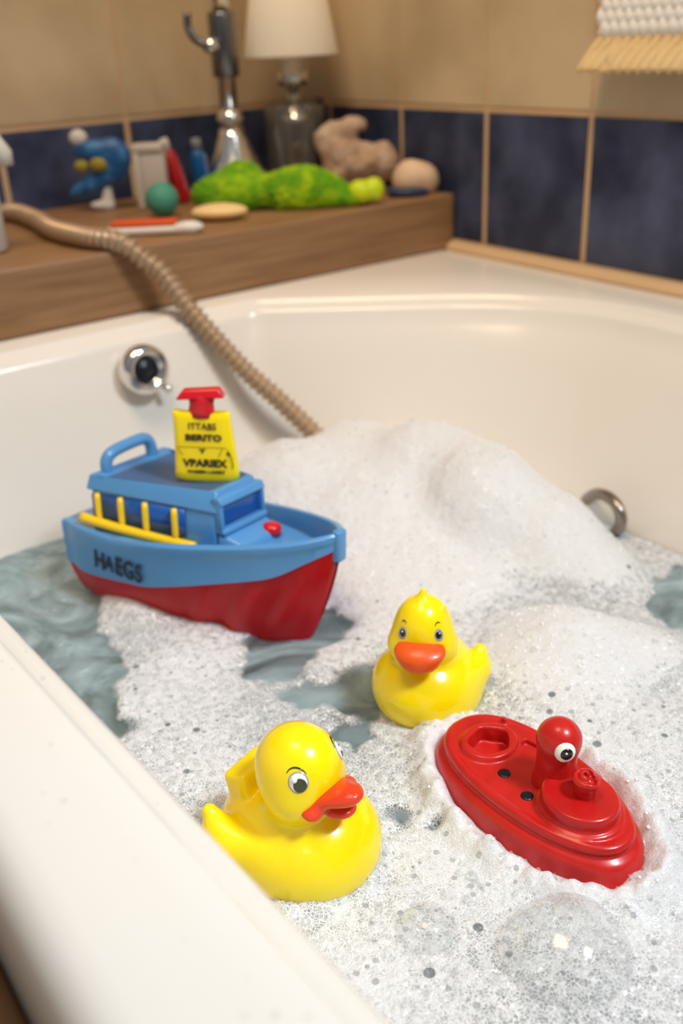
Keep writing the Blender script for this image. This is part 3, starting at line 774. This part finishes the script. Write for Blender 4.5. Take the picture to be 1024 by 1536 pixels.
for p in roof.data.polygons:
    if p.normal.z > .8 and abs(p.center.x-.085) < .03 and abs(p.center.y) < .01: p.material_index = 1
bevel(roof, .0035, 4)
# windscreen: framed dark opening on the sloping front
bm = bmesh.new()
fy = w1-.003
def quadbox(bm, a, b, c, d, nrm, t):
    P = [Vector(p)*K for p in (a, b, c, d)]; n = Vector(nrm).normalized()*t*K
    v = [bm.verts.new(p) for p in P] + [bm.verts.new(p+n) for p in P]
    for f in ((0,1,2,3),(7,6,5,4),(0,4,5,1),(1,5,6,2),(2,6,7,3),(3,7,4,0)): bm.faces.new([v[i] for i in f])
quadbox(bm, (x1-.0015, -fy, .0225), (x1-.0015, fy, .0225), (x1-.003, fy-.001, .0425), (x1-.003, -fy+.001, .0425), (1, 0, 0), .0035)
ws = bm_obj('windscreen', bm, M['blue_deep'], cab); bevel(ws, .0015, 2)
bm = bmesh.new()
for a, b in (((-w1, .019), (-w1+.0045, .047)), ((w1-.0045, .019), (w1, .047))): 
    quadbox(bm, (x1-.002, a[0], a[1]), (x1-.002, b[0], a[1]), (x1-.004, b[0], b[1]), (x1-.004, a[0], b[1]), (1, 0, 0), .009)
quadbox(bm, (x1-.002, -w1, .017), (x1-.002, w1, .017), (x1-.003, w1, .0225), (x1-.003, -w1, .0225), (1, 0, 0), .011)
quadbox(bm, (x1-.002, -w1, .043), (x1-.002, w1, .043), (x1-.006, w1, .050), (x1-.006, -w1, .050), (1, 0, .1), .0095)
wsf = bm_obj('windscreen_frame', bm, M['blue_p'], cab); bevel(wsf, .0018, 3)
# slope in front of the cabin
bm = bmesh.new()
pts = [(x1, -w1-.002, .001), (x1, w1+.002, .001), (x1, w1-.0, .0185), (x1, -w1+.0, .0185), (x1+.028, -w1+.002, .001), (x1+.028, w1-.002, .001), (x1+.024, w1-.006, .0105), (x1+.024, -w1+.006, .0105)]
v = [bm.verts.new(Vector(p)*K) for p in pts]
for f in ((0,1,2,3),(4,7,6,5),(0,4,5,1),(3,2,6,7),(0,3,7,4),(1,5,6,2)): bm.faces.new([v[i] for i in f])
sl = bm_obj('foredeck_step', bm, M['blue_p'], boat); bevel(sl, .003, 3)
# side windows, bars and rail, both sides
def side_pt(x, z, s, d=0.):
    t = (x-x0)/(x1-x0); y = w0-.001+(w1+.001-w0+.001)*t; n = Vector((w0-w1, (x1-x0))).normalized()
    return Vector((x+n.x*d, s*(y+n.y*d), z))
for s in (-1, 1):
    bm = bmesh.new(); a = [side_pt(x, z, s, .0003) for x, z in ((.027, .009), (.127, .009), (.127, .0355), (.027, .0335))]; b = [p + (side_pt(.05, 0, s, .002)-side_pt(.05, 0, s, 0)) *.6 for p in a]
    v = [bm.verts.new(p*K) for p in a+b]
    for f in ((0,1,2,3),(7,6,5,4),(0,4,5,1),(1,5,6,2),(2,6,7,3),(3,7,4,0)): bm.faces.new([v[i] for i in f])
    wp = bm_obj('side_window', bm, M['blue_deep'], cab)
    for xb in (.0345, .060, .0865, .1175):
        V1, F1 = tube([side_pt(xb, .006, s, .0035)*K, side_pt(xb, .012, s, .003)*K, side_pt(xb, .030, s, .003)*K, side_pt(xb, .0355, s, .003)*K], [.0028, .0028, .0028, .0022], 12)
        mesh_obj('window_bar', V1, F1, M['rail'], wp)
    V1, F1 = tube([p*K for p in catmull([side_pt(.016, .0095, s, .005), side_pt(.05, .0065, s, .0052), side_pt(.10, .0042, s, .0052), side_pt(.138, .0036, s, .005)], 8)], .0043, 16)
    rl = mesh_obj('side_rail', V1, F1, M['rail'], boat)
# roof handle at the stern end
hp = catmull([(x0+.002, -.030, .045), (x0+.001, -.029, .057), (x0+.001, -.021, .0635), (x0, 0, .0655), (x0, .020, .0655), (x0+.001, .027, .059), (x0+.002, .028, .045)], 8)
V1, F1 = tube([p*K for p in hp], .0054, 14); mesh_obj('roof_handle', V1, F1, M['blue_p'], boat)
# button
v, f_ = lathe([(.0085, -.003), (.0085, .003), (.007, .0055), (.004, .0065), (.0001, .007)], 28, Matrix.Translation((.178*K, .020*K, .008))); mesh_obj('deck_button', v, f_, M['red_cap'], boat)
# lettering on the hull side
wy = .066*K
tm = Matrix.Translation((.070*K, -wy-.0010, -.0245*K)) @ Matrix.Rotation(math.radians(90), 4, 'X') @ Matrix.Rotation(math.radians(-4), 4, 'Z')
for k, ch in enumerate('HAEGS'):
    text_obj('lettering', ch, .023 if k != 1 else .019, Matrix.Translation((.0118*(k-2), 0, 0)) @ tm, M['ink'], boat, bold=.0006, sx=.80)
# yellow funnel standing on the roof
fr = Vector((.046, .032, 0)).normalized(); fn_ = Vector((.032, -.046, 0)).normalized()
fm = Matrix.Translation(Vector((.121, .000, .0515))*K) @ Matrix(((fr.x, fn_.x, 0, 0), (fr.y, fn_.y, 0, 0), (0, 0, 1, 0), (0, 0, 0, 1)))
fm = fm @ Matrix.Rotation(math.radians(2), 4, 'Y')
rows = []
for z, hw, dx, ht in ((0, .0255, .001, .0065), (.002, .0272, .001, .0078), (.008, .0268, .001, .0078), (.030, .0250, -.0005, .0072), (.052, .0236, -.003, .0062), (.0565, .0236, -.0035, .0056), (.0578, .0225, -.0035, .0045)):
    ring_ = []
    for k in range(32):
        a = 2*math.pi*k/32; cx_ = math.copysign(abs(math.cos(a))**.35, math.cos(a))*hw; sy_ = math.copysign(abs(math.sin(a))**.6, math.sin(a))*ht
        zz = z + (.0022*(cx_/hw)**2 if z > .05 else (.0016*(cx_/hw)**2 if z < .01 else 0)); ring_.append(fm @ Vector((cx_+dx, sy_, zz)))
    rows.append(ring_)
V1 = [p for r in rows for p in r]; F1 = []
for i in range(len(rows)-1):
    for k in range(32): l = (k+1) % 32; F1.append((i*32+k, i*32+l, (i+1)*32+l, (i+1)*32+k))
F1 += [tuple(range(32))[::-1], tuple((len(rows)-1)*32+k for k in range(32))]
fun = mesh_obj('funnel', V1, F1, M['yellow'], boat); autosmooth(fun, 50); fun['label'] = 'flat yellow bottle-shaped funnel with printed words'
V1 = []
prof = [(.0118, .055), (.0108, .060), (.0100, .066), (.0115, .073)]
v, f_ = lathe(prof, 28, fm @ Matrix.Translation((-.003, 0, 0)) @ Matrix.Diagonal((1, .62, 1, 1))); cp = mesh_obj('funnel_neck', v, f_, M['red_cap'], fun)
bm = bmesh.new()
ringb = [(-.0205, -.0075, .0705), (.0195, -.0075, .0735), (.0195, .0075, .0735), (-.0205, .0075, .0705), (-.0145, -.005, .0785), (.0145, -.005, .0810), (.0145, .005, .0810), (-.0145, .005, .0785)]
v = [bm.verts.new(fm @ (Vector(p)+Vector((-.003, 0, -.001)))) for p in ringb]
for f in ((0,3,2,1),(4,5,6,7),(0,1,5,4),(1,2,6,5),(2,3,7,6),(3,0,4,7)): bm.faces.new([v[i] for i in f])
o = bm_obj('funnel_cap', bm, M['red_cap'], fun); bevel(o, .0016, 3)
fl = -1
# the face towards the camera is the local -? side: +fn direction
def onf(x, z, d=.0076): return fm @ Matrix.Translation((x, d, z)) @ Matrix.Rotation(math.radians(90), 4, 'X') @ Matrix.Rotation(math.pi, 4, 'Y')
def onface(x, z, d=.0078):
    # text plane: x right = fr, y up = z, normal = fn
    b_ = Matrix(((1, 0, 0, x), (0, 0, 1, d), (0, 1, 0, z), (0, 0, 0, 1))); return fm @ b_
text_obj('printed_word', 'ITTABS', .0078, onface(-.002, .0480, .0072), M['ink2'], fun, .00005, .95)
text_obj('printed_word', 'BERITO', .0072, onface(-.001, .0385, .0076), M['ink2'], fun, .0003, 1.25)
text_obj('printed_word', 'VPARIEX', .0088, onface(.0, .0165, .0080), M['ink2'], fun, .0004, 1.05)
text_obj('printed_word', 'WAREIN LANIKY', .0036, onface(.001, .0092, .0082), M['ink2'], fun, .00015, 1.15)
bm = bmesh.new()
def strip(pts, w):
    for a, b in zip(pts[:-1], pts[1:]):
        a = Vector(a); b = Vector(b); n = Vector((-(b-a).y, (b-a).x)).normalized()*w/2
        q = [a-n, b-n, b+n, a+n]; bm.faces.new([bm.verts.new(fm @ Vector((p.x, .0081, p.y))) for p in q])
strip([(-.022, .0305), (.018, .0305)], .0005); strip([(-.022, .0305), (-.0205, .026), (-.0175, .0235)], .0005); strip([(.0145, .0305), (.013, .026), (.011, .0225)], .0005)
strip([(-.0045, .0285), (.0005, .0285)], .0012); strip([(-.002, .0290), (-.002, .0255)], .0016)
strip([(.0185, .029), (.0205, .025), (.0225, .020), (.0232, .015), (.0222, .0125)], .0009); strip([(.018, .026), (.0210, .0245)], .0022)
o = bm_obj('printed_mark', bm, M['ink2'], fun, False)

# ------------------------------------------------------------------ wooden shelf and what stands on it
bm = bmesh.new(); bx(bm, (-.75, .993, .001), (.899, 1.338, .071)); o = bm_obj('wooden_shelf', bm, M['wood'], None, False); bevel(o, .003, 2)
tag(o, 'thick brown wooden shelf along the back rim of the bathtub', 'shelf')
SZ = .0715
# shower hose
hp = catmull([(.33, 1.30, .083), (.400, 1.285, .083), (.405, 1.20, .083), (.393, 1.11, .083), (.400, 1.03, .083), (.420, .988, .080), (.437, .973, .062), (.452, .962, .045), (.470, .937, .004), (.502, .897, -.055), (.523, .868, -.086), (.541, .840, -.115), (.56, .81, -.15), (.575, .79, -.19)], 40)
# resample evenly
D = [0]
for a, b in zip(hp[:-1], hp[1:]): D.append(D[-1]+(b-a).length)
nh = int(D[-1]/.0011); hq = [Vector([np.interp(t, D, [p[i] for p in hp]) for i in range(3)]) for t in np.linspace(0, D[-1], nh)]
rad = [.0098 + .0019*math.sin(2*math.pi*i*.0011/.0088) for i in range(nh)]
V1, F1 = tube(hq, rad, 20)
ho = mesh_obj('shower_hose', V1, F1, mat('beige_metal_hose', srgb(176, 150, 122), .35, metal=.35)); tag(ho, 'ribbed beige shower hose crossing the shelf and hanging into the tub', 'hose')
# shower riser
ri = empty('shower_riser', (.712, 1.24, SZ)); tag(ri, 'upright chrome shower riser pipe with flared base standing on the wooden shelf', 'shower riser')
v, f_ = lathe([(.056, 0), (.055, .006), (.048, .020), (.038, .038), (.028, .058), (.019, .078), (.0150, .088)], 40); mesh_obj('base', v, f_, M['chrome'], ri)
v, f_ = lathe([(.0145, .086), (.018, .090), (.019, .098), (.016, .106), (.0125, .110)], 40); mesh_obj('collar', v, f_, M['chrome'], ri)
v, f_ = lathe([(.0115, .104), (.0115, .62)], 40); mesh_obj('pipe', v, f_, M['chrome'], ri)
v, f_ = lathe([(.0165, .150), (.018, .153), (.018, .225), (.0165, .228)], 40); sl_ = mesh_obj('slider', v, f_, M['chrome_d'], ri)
V1, F1 = tube([(-.012, -.006, .188), (-.026, -.012, .188), (-.034, -.016, .189)], [.008, .010, .0085], 20); mesh_obj('slider_knob', V1, F1, M['chrome'], sl_)
V1, F1 = tube(catmull([(-.034, -.016, .189), (-.046, -.006, .198), (-.050, 0, .212), (-.049, 0, .228)], 5), .005, 14); mesh_obj('holder_arm', V1, F1, M['chrome_d'], sl_)
# lamp
la = empty('table_lamp', (.808, 1.225, SZ)); tag(la, 'lamp with white tapered shade and clear glass base on the wooden shelf', 'lamp')
glassm = bpy.data.materials.new('clear_glass'); glassm.use_nodes = True; nt = glassm.node_tree; nt.nodes.clear()
o_ = nt.nodes.new('ShaderNodeOutputMaterial'); a_ = nt.nodes.new('ShaderNodeBsdfTransparent'); b_ = nt.nodes.new('ShaderNodeBsdfGlossy'); c_ = nt.nodes.new('ShaderNodeFresnel'); d_ = nt.nodes.new('ShaderNodeMixShader')
a_.inputs[0].default_value = (.93, .93, .92, 1); b_.inputs['Roughness'].default_value = .08; c_.inputs[0].default_value = 1.7
e_ = nt.nodes.new('ShaderNodeBsdfDiffuse'); e_.inputs[0].default_value = (.55, .53, .50, 1); g_ = nt.nodes.new('ShaderNodeMixShader'); g_.inputs[0].default_value = .13; nt.links.new(a_.outputs[0], g_.inputs[1]); nt.links.new(e_.outputs[0], g_.inputs[2])
nt.links.new(c_.outputs[0], d_.inputs[0]); nt.links.new(g_.outputs[0], d_.inputs[1]); nt.links.new(b_.outputs[0], d_.inputs[2]); nt.links.new(d_.outputs[0], o_.inputs[0])
v, f_ = lathe([(.040, 0), (.043, .004), (.043, .100), (.040, .108), (.030, .112), (.016, .116)], 48); mesh_obj('glass_base', v, f_, glassm, la)
v, f_ = lathe([(.012, .004), (.012, .08), (.018, .086), (.018, .094), (.009, .10), (.009, .135)], 32); mesh_obj('stem', v, f_, M['chrome'], la)
v, f_ = lathe([(.009, .132), (.021, .134), (.022, .150), (.017, .154), (.019, .166), (.016, .172), (.012, .195)], 32); mesh_obj('socket', v, f_, M['chrome'], la)
sh_v, sh_f = [], []
seg = 64
for (r, z) in ((.0640, .170), (.0650, .1705), (.0650, .1725), (.036, .330), (.0345, .330), (.0635, .1725)):
    for k in range(seg): a = 2*math.pi*k/seg; sh_v.append((r*math.cos(a), r*math.sin(a), z))
for i in range(6):
    for k in range(seg): l = (k+1) % seg; j = (i+1) % 6; sh_f.append((i*seg+k, i*seg+l, j*seg+l, j*seg+k))
mesh_obj('lamp_shade', sh_v, sh_f, mat('white_shade_cloth', srgb(246, 238, 222), .8, sss=.3, sssr=(.01, .01, .01)), la)
# small stick with dark head beside the lamp
V1, F1 = tube([(0, 0, 0), (.002, 0, .085)], .0035, 12); stt = empty('bath_brush_stick', (.858, 1.235, SZ)); stt.name = 'thin_brush'; tag(stt, 'thin upright brush with a dark tip standing right of the lamp', 'brush')
mesh_obj('handle', V1, F1, mat('grey_plastic', srgb(150, 140, 128), .4), stt)
v, f_ = lathe([(.003, .083), (.006, .088), (.0065, .108), (.004, .114)], 20); mesh_obj('brush_tip', v, f_, mat('dark_bristle', srgb(58, 46, 36), .8), stt)

def lumpy(name, f, lo, hi, h, material, amp, scale, label, cat, loc, amp2=0, sc2=100, rz=0):
    def dsp(V):
        out = []
        for p in V:
            q = Vector(p); n_ = noise.noise(q*scale)*amp + (noise.noise(q*sc2)*amp2 if amp2 else 0); c = Vector((0, 0, .01)); out.append(q + (q-c).normalized()*n_)
        return out
    o = sdf_obj(name, f, lo, hi, h, material, None, dsp); o.location = loc; o.rotation_euler.z = rz
    tag(o, label, cat); return o
rockm = mat('pinkish_coral_stone', srgb(176, 146, 122), .85, bump=(120, .8, .003), noise_col=(40, srgb(206, 180, 158), .4, .7))
def coral(P):
    d = ell(P, (0, 0, .030), (.040, .026, .032)); d = sm(d, ell(P, (.036, 0, .032), (.032, .022, .026)), .010)
    d = sm(d, cone(P, (-.022, 0, .040), (-.036, 0, .072), .020, .015), .010); d = sm(d, cone(P, (-.034, 0, .072), (.012, 0, .084), .013, .011), .008)
    d = sm(d, cone(P, (-.012, 0, .050), (-.002, 0, .080), .018, .012), .006); return smax(d, -P[..., 2], .002)
lumpy('coral_piece', coral, (-.065, -.04, -.005), (.08, .04, .105), .0022, rockm, .008, 42, 'craggy pinkish-beige coral rock on shelf right of the lamp', 'rock', (.842, 1.140, SZ), .002, 110, math.radians(-36))
shellm = mat('cream_shell', srgb(226, 196, 166), .55, noise_col=(30, srgb(206, 170, 138), .4, .7))
lumpy('seashell', lambda P: smax(sm(ell(P, (0, 0, .014), (.031, .022, .026)), ell(P, (-.010, 0, .022), (.018, .018, .018)), .01), -P[..., 2], .002), (-.04, -.03, -.004), (.04, .03, .05), .0018, shellm, .001, 50, 'smooth rounded cream shell at the right end of the wooden shelf', 'shell', (.873, 1.040, SZ), 0, 100, math.radians(-36))
bluem = mat('teal_blue_plastic', srgb(10, 92, 150), .35)
def small(name, f, lo, hi, h, material, label, cat, loc, rz=0, parent=None):
    o = sdf_obj(name, f, lo, hi, h, material); o.location = loc; o.rotation_euler.z = rz; tag(o, label, cat); return o
small('toy_fish', lambda P: sm(ell(P, (0, 0, .007), (.030, .010, .007)), ell(P, (.027, 0, .008), (.009, .010, .008)), .006), (-.04, -.02, -.003), (.045, .02, .02), .0015, bluem, 'small bright blue toy lying in front of coral rock', 'toy', (.808, 1.082, SZ), math.radians(-36))
small('toy_whale', lambda P: sm(ell(P, (0, 0, .005), (.026, .010, .006)), ell(P, (-.024, 0, .007), (.007, .008, .006)), .005), (-.04, -.02, -.003), (.045, .02, .02), .0015, mat('navy_plastic', srgb(22, 44, 84), .4), 'small dark navy toy lying against the cream shell', 'toy', (.846, 1.020, SZ), math.radians(-36))
# green fluffy sponge
gm = mat('lime_fluff', srgb(96, 158, 2), .9, noise_col=(45, srgb(158, 196, 8), .42, .62), bump=(220, 1, .004), sss=.15, sssr=(.01, .01, .002))
def moss(P):
    d = ell(P, (-.055, .012, .018), (.055, .032, .028)); d = sm(d, ell(P, (-.045, .028, .036), (.026, .020, .022)), .012)
    d = sm(d, ell(P, (.030, 0, .020), (.055, .030, .030)), .015); d = sm(d, ell(P, (.080, 0, .010), (.040, .020, .015)), .012); return smax(d, -P[..., 2], .002)
g = lumpy('fluffy_sponge', moss, (-.125, -.04, -.006), (.13, .065, .07), .002, gm, .003, 26, 'bright lime green fluffy bath sponge in the middle of the shelf', 'sponge', (.680, 1.082, SZ), .004, 240, math.radians(-36))
o = sdf_obj('knotted_end', lambda P: sm(ell(P, (.104, -.006, .016), (.016, .014, .015)), ell(P, (.122, -.002, .018), (.013, .012, .015)), .006), (.08, -.03, -.004), (.142, .02, .04), .0016, mat('lemon_green_rubber', srgb(196, 218, 10), .35), g); o['label'] = 'shiny lemon green rounded end'
# teal ball
v, f_ = lathe([(.0001, .0002)]+[(.0205*math.sin(a), .0205-.0205*math.cos(a)) for a in np.linspace(.1, math.pi-.02, 24)]+[(.0001, .041)], 32)
o = mesh_obj('bath_ball', v, f_, mat('teal_rubber', srgb(72, 150, 128), .6, bump=(200, .4, .002))); o.location = (.553, 1.150, SZ); tag(o, 'teal green bath ball beside the lime sponge', 'ball')
# soap
o = sdf_obj('soap_bar', lambda P: ell(P, (0, 0, .0095), (.0345, .022, .0095)), (-.04, -.03, -.002), (.04, .03, .022), .0012, mat('cream_soap', srgb(238, 206, 146), .45, sss=.3, sssr=(.01, .008, .004))); o.location = (.588, 1.070, SZ); o.rotation_euler.z = math.radians(-36)
tag(o, 'pale cream oval soap bar near the front edge of shelf', 'soap')
# white handled brush with orange pad
br = empty('nail_brush', (.485, 1.048, SZ), math.radians(-36)); tag(br, 'white flat handled brush with orange pad lying in front of teal ball', 'brush')
sdf_obj('handle', lambda P: sm(rbox(P, (0, 0, .005), (.052, .008, .0045), .004), ell(P, (.045, 0, .0065), (.016, .010, .0065)), .006), (-.06, -.02, -.002), (.07, .02, .02), .0014, mat('white_plastic', srgb(226, 220, 212), .35), br)
bm = bmesh.new(); bx(bm, (-.044, -.006, .009), (.030, .018, .015)); o = bm_obj('pad', bm, mat('orange_foam', srgb(212, 84, 34), .8), br); bevel(o, .002, 2)
# blue toy plane with yellow spots
tp = empty('toy_dinosaur', (.525, 1.265, SZ), math.radians(-36)); tp.name = 'toy_creature'; tag(tp, 'blue plastic toy creature with yellow spots at left of the shelf', 'toy')
bl = mat('mottled_blue_plastic', srgb(24, 82, 138), .4, noise_col=(60, srgb(62, 122, 176), .45, .65))
sdf_obj('body', lambda P: smax(sm(sm(ell(P, (.014, 0, .062), (.030, .014, .026), rotm(y=-.5)), ell(P, (-.008, 0, .034), (.040, .011, .011), rotm(y=-.35)), .010), ell(P, (-.012, 0, .076), (.020, .011, .012)), .010), -ell(P, (-.018, 0, .054), (.020, .02, .010), rotm(y=-.2)), .003), (-.06, -.022, .008), (.058, .022, .105), .0016, bl, tp)
for c_, r_ in (((-.022, -.006, .056), (.010, .006, .008)), ((.002, -.012, .058), (.012, .006, .009))):
    sdf_obj('spot', lambda P: ell(P, c_, r_), np.array(c_)-.016, np.array(c_)+.016, .0012, mat('mustard_plastic', srgb(150, 136, 40), .5), tp)
wp_ = mat('offwhite_plastic', srgb(206, 202, 196), .4)
sdf_obj('horn', lambda P: ell(P, (-.022, 0, .090), (.012, .010, .011)), (-.04, -.02, .07), (0, .02, .11), .0014, wp_, tp)
sdf_obj('foot', lambda P: sm(cone(P, (.004, 0, .006), (.006, 0, .026), .009, .006), ell(P, (-.004, 0, .006), (.016, .010, .006)), .005), (-.03, -.02, -.001), (.03, .02, .04), .0014, wp_, tp)
# white cup (box), red tube, blue tube
bm = bmesh.new()
bx(bm, (-.020, -.012, 0), (-.011, .012, .076)); bx(bm, (-.011, -.010, .012), (.020, .012, .076)); bx(bm, (-.020, -.013, .070), (.020, .013, .080))
o = bm_obj('white_holder', bm, mat('white_ceramic', srgb(198, 190, 180), .4)); bevel(o, .002, 2); o.location = (.578, 1.225, SZ); o.rotation_euler.z = math.radians(-36); tag(o, 'white upright plastic holder between the blue creature and red tube', 'holder')
def squeeze(name, label, loc, h, r, mbody, mcap, tilt):
    t = empty(name, loc, rot=(0, tilt, math.radians(-36))); tag(t, label, 'tube')
    v, f_ = lathe([(r*.85, 0), (r, .004), (r, h*.7), (r*.8, h*.78), (r*.55, h*.82)], 28); mesh_obj('tube_body', v, f_, mbody, t)
    v, f_ = lathe([(r*.6, h*.80), (r*.62, h*.97), (r*.5, h), (.0001, h)], 24); mesh_obj('cap', v, f_, mcap, t)
squeeze('toothpaste_tube', 'red tube with white cap leaning beside the white holder', (.622, 1.225, SZ+.002), .083, .0105, mat('red_tube', srgb(168, 18, 30), .35), wp_, math.radians(-14))
squeeze('toothpaste_tube', 'blue tube with grey cap right of the red tube', (.660, 1.240, SZ), .078, .0115, mat('blue_tube', srgb(8, 84, 146), .35), mat('grey_cap', srgb(130, 136, 142), .4), math.radians(-3))
# white bottle cut by the frame's left edge
bo_ = empty('shampoo_bottle', (.309, 1.100, SZ)); tag(bo_, 'white bottle with spout at the left end of the shelf in view', 'bottle')
v, f_ = lathe([(.024, 0), (.027, .004), (.027, .085), (.020, .098), (.012, .104)], 36); mesh_obj('bottle_body', v, f_, wp_, bo_)
v, f_ = lathe([(.012, .102), (.013, .104), (.013, .120), (.008, .124)], 28); cc_ = mesh_obj('pump', v, f_, wp_, bo_)
V1, F1 = tube([(.0, 0, .112), (.030, -.018, .110), (.034, -.020, .100), (.034, -.020, .088)], [.012, .011, .0105, .010], 16); mesh_obj('spout', V1, F1, wp_, cc_)

# ------------------------------------------------------------------ hanging lattice towel on the right wall
tw_ = empty('hanging_towel', (.894, .672, .2495)); tag(tw_, 'white waffle-textured cloth with cream braided lower border on the right wall', 'towel')
nx_, nz_ = 220, 130; V1 = []; F1 = []
for i in range(nx_+1):
    for j in range(nz_+1):
        y = -.24 + .32*i/nx_; z = .003 + .20*j/nz_
        w_ = .007*abs(math.sin(y*262+z*150))*abs(math.sin(y*262-z*150))
        V1.append((-.004-w_, y, z))
for i in range(nx_):
    for j in range(nz_): a = i*(nz_+1)+j; F1.append((a, a+1, a+nz_+2, a+nz_+1))
o = mesh_obj('lattice_cloth', V1, F1, mat('white_waffle_cloth', srgb(250, 250, 248), .8), tw_)
sd_ = o.modifiers.new('solid', 'SOLIDIFY'); sd_.thickness = .006; sd_.offset = 1
V1 = []; F1 = []
nb_ = 200
for i in range(nb_+1):
    for j in range(13):
        t = j/12; y = -.24 + .32*i/nb_ + .008*(1-t)*(1 if i > nb_*.9 else 0); z = -.031 + .037*t
        out_ = .018*(1-t) + .003*abs(math.sin((y*1.0+t*.018)*260)) + .004
        V1.append((-out_, y + .010*(1-t)*(i/nb_), z + .0015*math.sin(y*520)*(1-t)))
for i in range(nb_):
    for j in range(12): a = i*13+j; F1.append((a, a+13, a+14, a+1))
o = mesh_obj('braided_border', V1, F1, mat('cream_braid', srgb(232, 204, 152), .8), tw_); sd_ = o.modifiers.new('solid', 'SOLIDIFY'); sd_.thickness = .004

# water drops on the rim
C_ = []; R_ = []
for _ in range(26):
    y = random.uniform(.15, .62); x = random.uniform(.058, .104); r = random.choice((.0006, .0008, .001, .0013)); C_.append((x, y, r*.1)); R_.append(r)
dr = scatter_spheres('water_drops', np.array(C_), np.array(R_), M['drop']); tag(dr, 'scattered clear water drops on the near white rim', 'water drops', kind='stuff')
